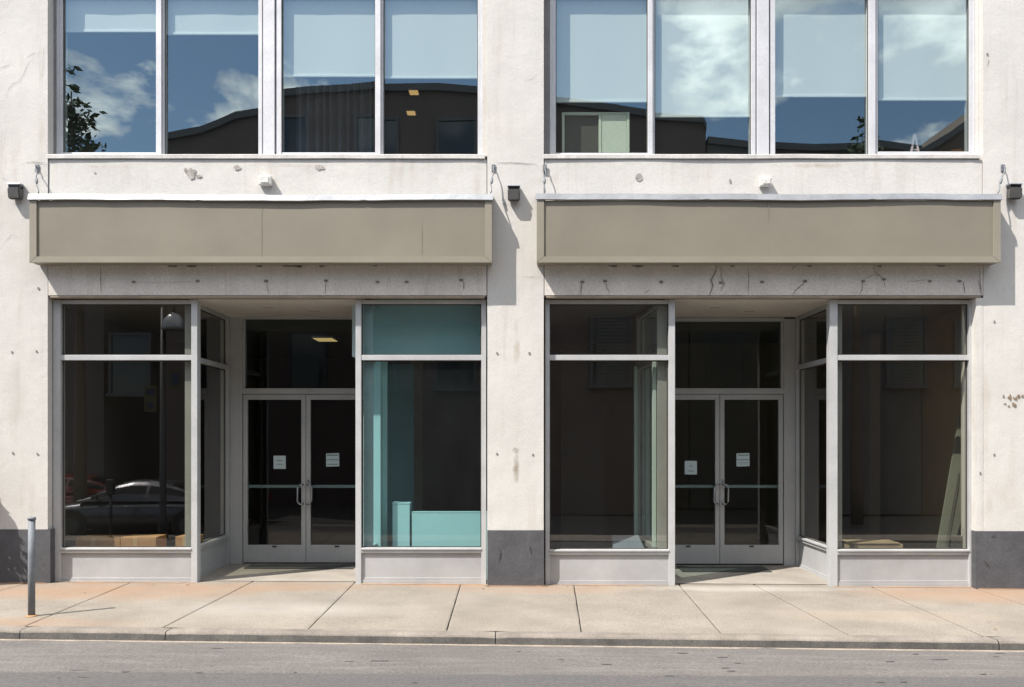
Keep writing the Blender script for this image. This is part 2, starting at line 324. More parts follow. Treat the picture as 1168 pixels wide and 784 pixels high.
# ------------------------------------------------------------------ road, kerb, pavement
def make_ground():
    # carriageway: near strip is what the eye sees; it falls away gently to the far side
    m = MB()
    xs = [-70, -30, -15, -9] + [-8 + i*1.0 for i in range(17)] + [9, 15, 30, 70]
    prof = [(0.0, -.085), (-.35, -.075), (-.9, -.07), (-1.6, -.085), (-4.0, -.30), (-9.0, -.98), (-60, -1.03)]
    rows = []
    for (dy, dz) in prof:
        rows.append([m.V((x, kerb_y(max(-9, min(9, x))) + dy + (.02 if dy == 0 else 0), ground(max(-9, min(9, x))) + dz)) for x in xs])
    for a, b in zip(rows, rows[1:]):
        for i in range(len(xs)-1): m.bm.faces.new((a[i], a[i+1], b[i+1], b[i]))
    tag(m.build('road', M['asphalt']), kind='structure')
    # ground sheet to the horizon
    m = MB(); m.quad((-900,-900,-1.6), (900,-900,-1.6), (900,900,-1.6), (-900,900,-1.6))
    tag(m.build('ground', M['far_asphalt']), kind='structure')
    # pavement slabs, read joint by joint (u at kerb, v at kerb, u at wall, v at wall)
    joints = [(-330,712,-60,662), (-150,713,40,663), (28,714,150,664), (187,715,283,666), (353,716,403,666), (510,717,525,668), (663,719,655,670), (822,722,778,671), (968,724,868,671),
              (1125,727,1000,672), (1290,730,1118,673), (1460,733,1230,674)]
    def gp(u, v):       # where the sight line meets the tilted pavement plane
        d = Vector(((u-584)/UNIT, 1, (500-v)/UNIT)); o = Vector((0, -DIST, EYE))
        # z = -0.035 - 0.006 x
        t = (-.035 - EYE) / (d.z + .006*d.x)
        return o + d*t
    m = MB()
    g = .006
    base = []
    for (a, b) in zip(joints, joints[1:]):
        k0, w0, k1, w1 = gp(a[0],a[1]), gp(a[2],a[3]), gp(b[0],b[1]), gp(b[2],b[3])
        def ext(k, w, yt):
            t = (yt - k.y) / (w.y - k.y); return k + (w-k)*t
        def xat(k, w, off):
            f = ext(k, w, kerb_y(k.x) + .14); r = ext(k, w, .30)
            return (f.x + off, f.y, r.x + off, r.y)
        f0 = xat(k0, w0, g); f1 = xat(k1, w1, -g)
        nseg = 6
        fr = []; n = 5
        # front edge, back edge corners -> grid, 3 mm dropped border for a worn arris
        def P(s, t):
            xa = f0[0] + (f1[0]-f0[0])*s; xb = f0[2] + (f1[2]-f0[2])*s; jt = (.004*mnoise.noise((t*9, a[0]*.01, 0)) if s < .5 else .004*mnoise.noise((t*11, b[0]*.01, 5))); xa += jt; xb += jt
            x = xa + (xb-xa)*t; ya = kerb_y(xa) + .14; y = ya + (.30-ya)*t
            edge = min(s, 1-s)
            return (x, y, ground(x) - (.004 if edge < 1e-6 else 0) + .002*mnoise.noise((x*.8, y*.8, 1)))
        ss = [0, .012] + [i/8 for i in range(1, 8)] + [.988, 1]; ts = [i/14 for i in range(15)]
        vs = [[m.V(P(s, t)) for s in ss] for t in ts]
        for j in range(len(ts)-1):
            for i in range(len(ss)-1): m.bm.faces.new((vs[j][i], vs[j][i+1], vs[j+1][i+1], vs[j+1][i]))
        for col in (0, -1):
            for j in range(len(ts)-1):
                a_, b_ = vs[j][col], vs[j+1][col]
                c_ = m.bm.verts.new(a_.co + Vector((0,0,-.03))); d_ = m.bm.verts.new(b_.co + Vector((0,0,-.03)))
                m.bm.faces.new((a_, b_, d_, c_))
    pv = m.build('pavement', M['pavement'], smooth=False); tag(pv, kind='structure')
    m = MB(); m.quad(*[(x, y, ground(x) - .022) for x, y in ((-9, kerb_y(-9)+.1), (9, kerb_y(9)+.1), (9, .34), (-9, .34))])
    tag(m.build('pavement_bed', M['seam']), kind='structure')
    # kerb stones with a worn, rounded arris
    cuts = [-9.5, fx(-200,-2.4), fx(22,-2.4), fx(187,-2.45), fx(565,-2.5), fx(1141,-2.6), 9.5]
    top = MB(); face = MB()
    for a, b in zip(cuts, cuts[1:]):
        a += .004; b -= .004
        n = max(4, int((b-a)/.12))
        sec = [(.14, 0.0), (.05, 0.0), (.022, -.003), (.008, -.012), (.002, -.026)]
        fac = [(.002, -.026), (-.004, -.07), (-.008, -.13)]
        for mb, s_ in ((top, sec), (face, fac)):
            rows = []
            for i in range(n+1):
                x = a + (b-a)*i/n; y = kerb_y(x); w = .006*mnoise.noise((x*3, 2, 0)); h = .004*mnoise.noise((x*4, 5, 0))
                e = .006 if i in (0, n) else 0
                rows.append([mb.V((x, y + dy + (w if dy < .1 else 0), ground(x) + dz + (h if dy < .1 else 0) - (e if dz > -.06 else 0))) for dy, dz in s_])
            for r0, r1 in zip(rows, rows[1:]):
                for k in range(len(s_)-1): mb.bm.faces.new((r0[k], r1[k], r1[k+1], r0[k+1]))
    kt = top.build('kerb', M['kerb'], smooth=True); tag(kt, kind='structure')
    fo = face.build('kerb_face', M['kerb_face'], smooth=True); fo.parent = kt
    # grit gathered in the gutter and rust dust at the foot of the wall (thin, ragged)
    def ragged(name, mat, y_of, x0, x1, w_of, dz, step=.05):
        mb = MB(); n = int((x1-x0)/step); rows = []
        for i in range(n+1):
            x = x0 + (x1-x0)*i/n; w = max(.002, w_of(x)); y = y_of(x)
            rows.append((mb.V((x, y, dz(x))), mb.V((x, y - w, dz(x)))))
        for r0, r1 in zip(rows, rows[1:]): mb.bm.faces.new((r0[0], r1[0], r1[1], r0[1]))
        return mb.build(name, mat)
    tag(ragged('gutter_grit', M['grit'], lambda x: kerb_y(x)-.006, -8, 8, lambda x: .05 + .07*mnoise.noise((x*2.1, 0, 3)) + .03*mnoise.noise((x*9, 1, 0)), lambda x: ground(x)-.083), kind='stuff')
    spans = [(-7.5,-5.3), (-5.25,-3.65), (-1.72,-.32), (-.3,.4), (.42,1.8), (3.7,5.3), (5.32,8)]
    for (a, b) in spans[:]:
        y0 = -.004 if (a in (-7.5, -.3, 5.32)) else .085
        tag(ragged('wall_foot_dust', M['rust'], lambda x: y0, a, b, lambda x: .035 + .06*mnoise.noise((x*2.6, 4, 0)) + .02*mnoise.noise((x*14, 1, 2)), lambda x: ground(x)+.0035, .03), kind='stuff')
    # scattered tar spots and scars on the carriageway
    rd = random.Random(3); mb = MB()
    for k in range(34):
        v = rd.uniform(742, 790); u = rd.uniform(-40, 1210)
        d = Vector(((u-584)/UNIT, 1, (500-v)/UNIT)); t = (-.115-EYE)/(d.z); x, y = d.x*t, -DIST + d.y*t
        if y > kerb_y(x) - .12: continue
        L = rd.uniform(.012, .06) * (1.8 if rd.random() < .15 else 1); w = rd.uniform(.004, .013)
        # height of the carriageway here
        dy = y - kerb_y(x)
        prof = [(0.0, -.085), (-.35, -.075), (-.9, -.07), (-1.6, -.085), (-4.0, -.30)]
        for (a, za), (b, zb) in zip(prof, prof[1:]):
            if b <= dy <= a: z = za + (zb-za)*(dy-a)/(b-a)
        z += ground(x) + .004
        pts = [(x + L*math.cos(q)*(1+.35*rd.uniform(-1,1)), y + w*math.sin(q)*(1+.4*rd.uniform(-1,1)), z) for q in [2*math.pi*i/9 for i in range(9)]]
        mb.poly(pts)
    tag(mb.build('tar_spots', M['patch']), kind='stuff')
    mb = MB()
    for k in range(46):
        y = -.02 - abs(rd.gauss(0, .09)) if k < 34 else rd.uniform(-2.2, -.2); x = rd.uniform(-5.6, 5.8)
        if y > -.25 and (-3.5 < x < -1.8 or 1.9 < x < 3.5): continue
        a = rd.uniform(0, 6.28); l = rd.uniform(.008, .026); z = ground(x) + .008
        c, q = math.cos(a)*l, math.sin(a)*l
        mb.quad((x-c, y-q, z), (x+q*.4, y-c*.4, z+.008*rd.random()), (x+c, y+q, z+.003), (x-q*.4, y+c*.4, z+.012*rd.random()))
    tag(mb.build('fallen_leaves', M['litter']), kind='stuff')
make_ground()

# ------------------------------------------------------------------ the commercial building
bld = empty('commercial_building', (0, .2, 0))
tag(bld, 'pale stucco commercial building with two recessed shop entrances below wide upper windows', 'building')
def part(mb, name, mat, parent=bld, smooth=False): return mb.build(name, mat, parent, smooth)

XL, XC0, XC1, XR = fx(55), fx(555), fx(621), fx(1121)
Z_SILL, Z_LINT, Z_HEAD, Z_TOP = 4.832, fz(337), 7.12, 10.0

# --- piers and upper wall, finely gridded so that the render is not dead flat
def wall_slab(x0, x1, z0, z1, Y=0.0, th=.34, amp=.004):
    mb = MB(); nx = max(2, int((x1-x0)/.12)); nz = max(2, int((z1-z0)/.12))
    def f(a, b):
        x = x0 + (x1-x0)*a; z = z0 + (z1-z0)*b
        e = 0 if 0 < a < 1 else .004
        return (x, Y + e + amp*mnoise.noise((x*.9, 3, z*.9)) + .0015*mnoise.noise((x*5, 1, z*5)), z)
    mb.grid(f, nx, nz)
    # returns
    for (xa) in (x0, x1): mb.quad((xa, Y+.004, z0), (xa, Y+th, z0), (xa, Y+th, z1), (xa, Y+.004, z1))
    mb.quad((x0, Y+.002, z0), (x1, Y+.002, z0), (x1, Y+th, z0), (x0, Y+th, z0))
    mb.quad((x0, Y+.002, z1), (x1, Y+.002, z1), (x1, Y+th, z1), (x0, Y+th, z1))
    return mb
part(wall_slab(-9.0, XL-.008, -.4, Z_HEAD), 'wall', M['stucco'], smooth=True)
part(wall_slab(XC0+.008, XC1-.008, -.4, Z_HEAD), 'wall', M['stucco'], smooth=True)
part(wall_slab(XR+.008, 9.0, -.4, Z_HEAD), 'wall', M['stucco'], smooth=True)
part(wall_slab(fx(1113.5), XR+.006, -.4, Z_LINT-.03), 'wall', M['stucco'], smooth=True)
part(wall_slab(-9.0, 9.0, Z_HEAD+.003, Z_TOP), 'wall', M['stucco'], smooth=True)
for (a, b) in ((XL, XC0), (XC1, XR)):
    part(wall_slab(a, b, 3.70, Z_SILL, .012), 'spandrel', M['stucco'], smooth=True)
    part(wall_slab(a, b, Z_LINT, 3.695, -.004), 'lintel', M['lintel'], smooth=True)
    mb = MB(); mb.box(a+.02, b-.02, .002, .10, Z_LINT-.026, Z_LINT-.002, .003); part(mb, 'steel_angle', M['angle'])
    # joints at the ends of the bay
    for x in (a-.004, b+.004):
        mb = MB(); mb.box(x-.004, x+.004, .03, .10, Z_LINT, Z_SILL); part(mb, 'joint', M['seam'])
# dark plinth
for (a, b, v) in ((-9.0, fx(57.5), 604), (fx(556), fx(620.5), 605), (fx(1113.2), 9.0, 606)):
    part(wall_slab(a, b, -.4, fz(v), -.007, .20), 'plinth', M['plinth'], smooth=True)

# --- generic shop glazing bay along a line A->B (plan), reused for fronts and the splayed returns
HEAD_Z = fz(342, .1); SILL_T = fz(625, .1); SILL_B = fz(631, .1); TR_T = fz(405, .1); TR_B = fz(411, .1)
def shop_window(A, B, g, j0=.075, j1=.075, head=.045, gl=M['g_low'], riser=True, dv=0.0, flip=1, fm=None, edge=False):
    A = Vector((*A, 0)); B = Vector((*B, 0)); d = B - A; L = d.length; d.normalize()
    nrm = Vector((-d.y, d.x, 0)) * flip     # pointing into the shop
    mat = Matrix(((d.x, nrm.x, 0, A.x), (d.y, nrm.y, 0, A.y), (0,0,1,0), (0,0,0,1)))
    st, sb, tt, tb = SILL_T-dv, SILL_B-dv, TR_T, TR_B
    D = .11
    mb = MB(); mb.M = mat
    mb.box(0, j0, 0, D, g, HEAD_Z, .004); mb.box(L-j1, L, 0, D, g, HEAD_Z, .004)
    mb.box(j0-.002, L-j1+.002, .012, D-.01, HEAD_Z-head, HEAD_Z-.002, .003)
    mb.box(j0-.002, L-j1+.002, .006, D-.01, tb, tt, .004)
    mb.box(j0-.002, L-j1+.002, .004, D-.004, sb, st, .004)
    fr = part(mb, 'shop_window', fm or M['alu'])
    mb = MB(); mb.M = mat; mb.box(j0-.001, L-j1+.001, -.012, .004, st-.022, st-.004, .003); part(mb, 'sill', M['alu'], fr)
    for (z0, z1) in ((st-.004, tb+.004), (tt-.004, HEAD_Z-head+.004)):
        mb = MB(); mb.M = mat
        mb.quad((j0-.004, .055, z0), (L-j1+.004, .055, z0), (L-j1+.004, .055, z1), (j0-.004, .055, z1))
        part(mb, 'pane', gl, fr)
    if riser:
        mb = MB(); mb.M = mat
        zb = g + .085
        mb.box(j0-.001, L-j1+.001, .032, .05, zb, sb-.001)
        mb.box(j0-.001, L-j1+.001, .016, .06, g, zb-.02, .004)
        mb.box(j0-.001, L-j1+.001, .024, .055, zb-.018, zb+.002, .003)
        part(mb, 'stall_riser', M['alu_recess_shade'] if fm else M['alu_riser'], fr)
    if edge:
        for q in (.05, L-.12):
            mb = MB(); mb.M = mat; mb.box(q, q+.05, .112, .155, st+.005, TR_T-.02, .003); part(mb, 'edge_strip', M['teal'], fr)
    # dark gasket line round the panes
    mb = MB(); mb.M = mat
    for (z0, z1) in ((st, tb), (tt, HEAD_Z-head)):
        for (x0, x1, za, zb2) in ((j0, j0+.012, z0, z1), (L-j1-.012, L-j1, z0, z1), (j0+.012, L-j1-.012, z1-.012, z1), (j0+.012, L-j1-.012, z0, z0+.01)):
            mb.box(x0, x1, .045, .053, za, zb2)
    part(mb, 'gasket', M['seam'], fr)
    return fr

YS = .10
def sx(u): return fx(u, YS)
YD = 1.54
def dx_(u): return fx(u, YD)
gl_, gr_ = ground(-2.7)-.03, ground(2.8)-.03
shop_window((sx(60.5), YS), (sx(225), YS), gl_, .085, .07)
shop_window((sx(405.5), YS), (sx(554.5), YS), gl_, .065, .055, gl=M['g_teal'])
shop_window((sx(622), YS), (sx(770), YS), gr_, .05, .072, dv=.02)
shop_window((sx(946.5), YS), (sx(1113), YS), gr_, .09, .075, dv=.02)
# returns to the recessed doors
def ret(xf, xb, g, gl, dv, flip, edge=False):
    shop_window((xf, YS+.112), (xb, YD+.02), g, .03, .06, gl=gl, dv=dv, flip=flip, fm=M['alu_recess_shade'], edge=edge)
ret(sx(225)-.075, dx_(262), gl_, M['g_low'], 0, 1)
ret(sx(405.5)+.075, dx_(433), gl_, M['g_teal'], 0, -1)
ret(sx(770)-.075, dx_(735), gr_, M['g_teal'], .02, 1, True)
ret(sx(946.5)+.075, dx_(907), gr_, M['g_low'], .02, -1)

# --- recessed entrances
def entrance(u0, u1, ul, uc, ur, ztop_v, zb_v, notice):
    """u0..u1 outer frame, ul..ur door pair, uc meeting stile; all on the door plane"""
    x0, x1 = dx_(u0), dx_(u1); xl, xc, xr = dx_(ul), dx_(uc), dx_(ur)
    zt = fz(ztop_v, YD); zd0 = fz(zb_v, YD); zh0 = fz(449.5, YD); zh1 = fz(443, YD)
    mb = MB()
    mb.box(x0, xl-.004, YD, YD+.11, zd0-.05, zt+.03, .004); mb.box(xr+.004, x1, YD, YD+.11, zd0-.05, zt+.03, .004)
    mb.box(xl-.006, xr+.006, YD+.004, YD+.10, zh0, zh1, .004)
    mb.box(xl-.006, xr+.006, YD+.004, YD+.10, zt, zt+.05, .004)
    mb.box(xl-.006, xl+.03, YD+.02, YD+.09, zh1+.001, zt-.001); mb.box(xr-.03, xr+.006, YD+.02, YD+.09, zh1+.001, zt-.001)
    fr = part(mb, 'entrance_frame', M['alu_recess_shade'])
    mb = MB(); mb.quad((xl+.02, YD+.05, zh1-.002), (xr-.02, YD+.05, zh1-.002), (xr-.02, YD+.05, zt+.002), (xl+.02, YD+.05, zt+.002)); part(mb, 'pane', M['g_door'], fr)
    for s, (a, b) in ((-1, (xl+.003, xc-.003)), (1, (xc+.003, xr-.003))):
        st = .058; zb = fz(622, YD); zt2 = fz(456, YD)
        mb = MB()
        mb.box(a, a+st, YD+.02, YD+.066, zd0+.012, zh0-.006, .003); mb.box(b-st, b, YD+.02, YD+.066, zd0+.012, zh0-.006, .003)
        mb.box(a+st-.001, b-st+.001, YD+.022, YD+.064, zd0+.012, zb, .003); mb.box(a+st-.001, b-st+.001, YD+.022, YD+.064, zt2, zh0-.006, .003)
        dr = part(mb, 'door', M['alu_recess_shade'])
        mb = MB(); mb.quad((a+st-.004, YD+.043, zb-.004), (b-st+.004, YD+.043, zb-.004), (b-st+.004, YD+.043, zt2+.004), (a+st-.004, YD+.043, zt2+.004)); part(mb, 'pane', M['g_door'], dr)
        # pull handle: bent bar with cut corners
        hx = (b - .03) if s < 0 else (a + .03); o = -s * -.062 * 1.0
        ho = hx + (-.062 if s < 0 else .062)
        zt_, zb_ = fz(553, YD), fz(575, YD); yo = YD - .045
        mb = MB(); mb.tube([(hx, YD+.02, zt_), (hx, yo, zt_), (hx + (ho-hx)*.55, yo-.008, zt_), (ho, yo-.01, zt_-.035), (ho, yo-.01, zb_+.035), (hx + (ho-hx)*.55, yo-.008, zb_), (hx, yo, zb_), (hx, YD+.02, zb_)], .0115, 10)
        part(mb, 'handle', M['brushed'], dr, True)
        zp = fz(555.5, YD)
        mb = MB(); mb.box(a+.03, b-.03, YD+.10, YD+.14, zp-.019, zp+.019, .005); mb.box(a+.02, a+.05, YD+.066, YD+.145, zp-.03, zp+.03, .004); mb.box(b-.05, b-.02, YD+.066, YD+.145, zp-.03, zp+.03, .004)
        part(mb, 'push_bar', M['alu'], dr)
        mb = MB(); xm = (a+b)/2; zk = zb - .018
        mb.box(xm-.03, xm+.03, YD+.014, YD+.0215, zk-.012, zk+.010, .002); part(mb, 'latch', M['seam'], dr)
        mb = MB(); mb.box(a+.005, b-.005, YD+.03, YD+.06, zd0+.0, zd0+.011); part(mb, 'door_sweep', M['seam'], dr)
    # cylinder lock
    mb = MB(); mb.tube([(xc+.035, YD+.022, fz(549, YD)), (xc+.035, YD+.008, fz(549, YD))], .016, 12); part(mb, 'lock', M['chrome'], fr)
    return xl, xc, xr
ent1 = entrance(262, 433, 276.5, 348.5, 419.5, 364, 643, 0)
ent2 = entrance(735, 907, 749, 821.5, 894, 366.5, 644.5, 0)
# soffits
for (ua, ub, da, db) in ((225, 406, 262, 433), (770, 947, 735, 907)):
    mb = MB()
    z = HEAD_Z - .0
    mb.prism([(sx(ua)-.1, YS+.02, z), (sx(ub)+.1, YS+.02, z), (dx_(db)+.1, YD+.12, z), (dx_(da)-.1, YD+.12, z)], (0,0,.02))
    s = part(mb, 'soffit', M['soffit'])
    xm = (dx_(da)+dx_(db))/2
    for k in (-.32, .18):
        mb = MB(); mb.box(xm+k, xm+k+.13, YD-.65+k*.6, YD-.63+k*.6, z-.004, z-.001)
        part(mb, 'soffit_scar', M['angle'], s)
    mb = MB(); mb.box(dx_(da)+.01, dx_(db)-.01, YD+.01, YD+.1, fz(364, YD)+.03, z-.001); part(mb, 'head_trim', M['alu_recess_shade'])
# entry floors
def entry_floor(ua, ub, da, db, zb_v):
    mb = MB()
    zb = fz(zb_v, YD)
    a0, b0 = sx(ua), sx(ub); a1, b1 = dx_(da), dx_(db)
    def f(s, t):
        x = (a0 + (b0-a0)*s)*(1-t) + (a1 + (b1-a1)*s)*t; y = .20 + (YD+.3-.20)*t
        zf = ground(x)+.006; tt = min(1, t*1.05)
        return (x, y, zf + (zb-.004-zf)*tt + .002*mnoise.noise((x*3, y*3, 0)))
    mb.grid(f, 12, 10)
    tag(mb.build('entry_floor', M['entry'], smooth=True), kind='structure')
entry_floor(215, 416, 255, 440, 643)
entry_floor(760, 957, 728, 914, 644.5)

# --- interior shells: a shop on the ground floor per bay, a room above each
def shell(x0, x1, y0, y1, z0, z1, wm, fm, cm, open_front=True):
    mb = MB(); mb.quad((x0,y1,z0),(x1,y1,z0),(x1,y1,z1),(x0,y1,z1)); part(mb, 'inner_wall', wm)
    for x in (x0, x1):
        mb = MB(); mb.quad((x,y0,z0),(x,y1,z0),(x,y1,z1),(x,y0,z1)); part(mb, 'inner_wall', wm)
    mb = MB(); mb.quad((x0,y0,z0),(x1,y0,z0),(x1,y1,z0),(x0,y1,z0)); part(mb, 'inner_floor', fm)
    mb = MB(); mb.quad((x0,y0,z1),(x1,y0,z1),(x1,y1,z1),(x0,y1,z1)); part(mb, 'inner_ceiling', cm)
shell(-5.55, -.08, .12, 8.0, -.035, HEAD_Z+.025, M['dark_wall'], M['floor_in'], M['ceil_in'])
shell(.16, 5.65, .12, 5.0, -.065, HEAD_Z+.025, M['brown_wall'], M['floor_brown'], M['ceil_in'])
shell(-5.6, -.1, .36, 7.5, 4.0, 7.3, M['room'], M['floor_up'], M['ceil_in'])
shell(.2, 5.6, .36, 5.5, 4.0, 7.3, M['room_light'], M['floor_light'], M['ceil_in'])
mb = MB(); mb.box(-9, 9, 8.4, 8.7, -.4, Z_TOP); part(mb, 'rear_wall', M['stucco'])
for x in (-9, 8.7):
    mb = MB(); mb.box(x, x+.3, .345, 8.39, -.4, Z_TOP); part(mb, 'side_wall', M['stucco'])
mb = MB(); mb.box(-8.69, 8.69, .345, 8.39, Z_TOP-.3, Z_TOP-.1); part(mb, 'roof', M['roof'])
# --- inner pillars seen in the shops
for (u0, u1, Y, zt) in ((468, 482, 3.2, 3.2), (992, 1004, 3.0, 3.2)):
    mb = MB(); mb.box(fx(u0,Y), fx(u1,Y), Y, Y+.2, -.06, zt); part(mb, 'inner_pillar', M['brown_wall'])
mb = MB(); mb.box(fx(1050, 2.2), fx(1056, 2.2), 2.2, 5.9, -.06, 3.2); part(mb, 'partition', M['dark_wall'])
mb = MB(); mb.box(fx(640, 2.4), fx(690, 2.4), 2.4, 2.5, -.06, 2.9); part(mb, 'partition', M['dark_wall'])

# --- upper windows
YU = .15
def ux(u): return fx(u, YU)
def uz(v): return fz(v, YU)
Z_FH = 6.81
def upper_window(l0, pa, pb, post, pc, pd, r1, sashes, tilts):
    """l0/r1 outer edges; pa..pd = pane extents (u0,u1,v bottom); post = (u0,u1)"""
    zs = uz(179.5)
    mb = MB()
    mb.box(ux(pa[0]-7)+.001, ux(pa[0]-3.5), YU, YU+.14, zs, Z_FH, .004); mb.box(ux(pa[0]-3.5), ux(pa[0]), YU+.012, YU+.12, zs, Z_FH, .003)
    mb.box(ux(pd[1]), ux(pd[1]+4), YU+.012, YU+.12, zs, Z_FH, .003); mb.box(ux(pd[1]+4), ux(pd[1]+5.5), YU-.012, YU+.14, zs, Z_FH, .004)
    for a, b in ((pa, pb), (pc, pd)):
        w = b[0]-a[1]
        mb.box(ux(a[1]), ux(a[1]+w*.68), YU-.004, YU+.10, zs+.002, Z_FH-.002, .004); mb.box(ux(a[1]+w*.68)+.001, ux(b[0]), YU+.02, YU+.12, zs+.002, Z_FH-.002, .003)
    for p in (pa, pb, pc, pd):
        mb.box(ux(p[0])-.001, ux(p[1])+.001, YU+(.0 if p in sashes else .02), YU+.115, zs+.001, uz(p[2]), .004)
    mb.box(ux(l0), ux(r1), YU+.002, YU+.14, Z_FH+.001, Z_HEAD+.05)
    fr = part(mb, 'upper_window', M['upframe'])
    mb = MB(); mb.box(ux(l0)-.02, ux(pa[0]-7), YU-.02, YU+.14, zs-.01, Z_FH, .006); part(mb, 'reveal_trim', M['reveal'], fr)
    mb = MB(); mb.box(ux(pd[1]+5.5)+.001, ux(r1)+.02, YU-.06, YU+.14, zs-.01, Z_FH, .006); part(mb, 'reveal_trim', M['stucco'], fr)
    p0, p1 = post
    mb = MB(); w = p1-p0
    mb.box(ux(p0), ux(p0+w*.16), YU-.012, YU+.13, zs, Z_FH, .003); mb.box(ux(p0+w*.16)+.001, ux(p0+w*.22), YU+.01, YU+.13, zs, Z_FH)
    mb.box(ux(p0+w*.22)+.001, ux(p0+w*.72), YU-.025, YU+.13, zs, Z_FH, .004); mb.box(ux(p0+w*.72)+.001, ux(p0+w*.78), YU+.02, YU+.13, zs, Z_FH)
    mb.box(ux(p0+w*.78)+.001, ux(p1), YU-.008, YU+.13, zs, Z_FH, .003)
    part(mb, 'post', M['upframe'], fr)
    for p, (tx, tz) in zip((pa, pb, pc, pd), tilts):
        a, b, z0, z1 = ux(p[0])-.004, ux(p[1])+.004, uz(p[2])-.004, Z_FH+.01
        cx, cz = (a+b)/2, (z0+z1)/2; yg = YU + (.045 if p in sashes else .062)
        def Y(x, z): return yg + (x-cx)*tz + (z-cz)*tx
        mb = MB(); mb.quad((a, Y(a,z0), z0), (b, Y(b,z0), z0), (b, Y(b,z1), z1), (a, Y(a,z1), z1)); part(mb, 'pane', M['g_up'], fr)
        mb = MB()
        for (xa, xb, za, zb) in ((a+.004, a+.012, z0+.004, z1), (b-.012, b-.004, z0+.004, z1), (a+.012, b-.012, z0+.004, z0+.013)):
            mb.box(xa, xb, YU+.024, YU+.034, za, zb)
        part(mb, 'gasket', M['seam'], fr)
    # projecting sill, slightly uneven
    mb = MB(); n = 40
    rows = []
    for i in range(n+1):
        x = fx(l0-.5) + (fx(r1-2.5)-fx(l0-.5))*i/n; j = .004*mnoise.noise((x*1.7, 9, 0)); k = .006*mnoise.noise((x*1.1, 2, 0))
        rows.append([mb.V(q) for q in ((x, YU+.12, zs+.0), (x, .004+k, zs-.012+j), (x, -.006+k, zs-.02+j), (x, -.008+k, zs-.062+j*1.5), (x, .002+k, zs-.066+j*1.5), (x, YU+.1, zs-.07))])
    for r0, r1_ in zip(rows, rows[1:]):
        for k in range(5): mb.bm.faces.new((r0[k], r1_[k], r1_[k+1], r0[k+1]))
    mb.bm.faces.new(rows[0]); mb.bm.faces.new(rows[-1][::-1])
    part(mb, 'sill', M['sillpaint'], fr)
    return fr
PA, PB, PC, PD = (71,178,174), (187,295,176.5), (321,428,174), (437,545,176.5)
PE, PF, PG, PH = (634,739,174.5), (747,857,176.5), (884,991,176.5), (1002,1106,173)
upper_window(54.5, PA, PB, (295,321), PC, PD, 555.5, (PA, PC), [(.000,.001), (.0008,-.001), (-.001,.0012), (.0006,-.0006)])
upper_window(620.5, PE, PF, (857,884), PG, PH, 1120.5, (PE, PH), [(-.0006,.0008), (.001,-.001), (.0004,.001), (-.0008,-.0008)])

# --- roller blinds (hang behind each pane)
blinds = [(PA, 35, 'roller blind pulled up to a narrow strip, behind the pane reflecting a leafy tree'),
          (PB, 38, 'roller blind pulled up to a narrow strip, behind the pane beside the tree reflection'),
          (PC, 86, 'pale roller blind hanging above the dark pleated curtain'),
          (PD, 88, 'pale roller blind above the lit ceiling lamps of the upper room'),
          (PE, 115, 'pale roller blind hanging above the pale green cupboard panel'),
          (PF, 132, 'longest pale roller blind, next to the pane with the pale green panel'),
          (PG, 109, 'pale roller blind between the wide post and the pane with the pink stand'),
          (PH, 113, 'pale roller blind hanging above the small pink stand')]
for (p, v, lab) in blinds:
    Yb = YU + .085
    a, b = ux(p[0])-.02, ux(p[1])+.015; zb = fz(v, Yb)
    t = empty('roller_shade', ((a+b)/2, Yb+.03, Z_FH-.05)); tag(t, lab, 'roller blind', 'roller blinds in the upper windows')
    mb = MB()
    mb.grid(lambda s, q: (a+(b-a)*s, Yb + .004*math.sin(s*9+a*3)*(1-q) , zb + (Z_FH+.06-zb)*q), 14, 8)
    mb.build('cloth', M['shade'], t, True)
    mb = MB(); mb.box(a, b, Yb-.010, Yb+.012, zb-.022, zb+.004, .004); mb.build('bottom_bar', M['shade_bar'], t)
    mb = MB(); mb.tube([(a, Yb+.03, Z_FH+.07), (b, Yb+.03, Z_FH+.07)], .028, 12); mb.build('roller', M['shade_bar'], t, True)

# --- things in the upper rooms
mb = MB(); Yc = 1.1; a, b = fx(338, Yc), fx(424, Yc)
mb.grid(lambda s, q: (a+(b-a)*s, Yc + .05*math.sin(s*62 + .8*math.sin(s*17)) * (1-.3*q), 4.0 + 2.9*q), 140, 4)
tag(mb.build('curtain', M['curtain'], smooth=True), 'dark pleated curtain hanging inside the upper window', 'curtain')
for i, (u, v, Y, lab) in enumerate(((472, 112, 4.25, 'dim ceiling lamp in the upper room, the higher one, seen below the blind'), (469, 135, 5.15, 'warm lit ceiling lamp in the upper room, the lower one, seen below the blind'))):
    x = fx(u, Y); t = empty('ceiling_light', (x, Y, 7.295)); tag(t, lab, 'ceiling light', 'ceiling lights in the upper room')
    mb = MB(); mb.box(x-.085, x+.085, Y-.11, Y+.11, 7.27, 7.297, .004); mb.build('housing', M['shade_bar'], t)
    mb = MB(); mb.box(x-.07, x+.07, Y-.09, Y+.09, 7.262, 7.269); mb.build('diffuser', M['ceil_lamp'], t)
# shop ceiling light over the first entrance
Y = 4.1; x = fx(371, Y); zc = HEAD_Z+.02
t = empty('ceiling_light', (x, Y, zc)); tag(t, 'lit yellow ceiling light panel seen through the glass over the shop doors', 'ceiling light')
mb = MB(); mb.box(x-.17, x+.17, Y-.24, Y+.24, zc-.03, zc, .004); mb.build('housing', M['shade_bar'], t)
mb = MB(); mb.box(x-.15, x+.15, Y-.22, Y+.22, zc-.038, zc-.031); mb.build('diffuser', M['ceil_lamp'], t)
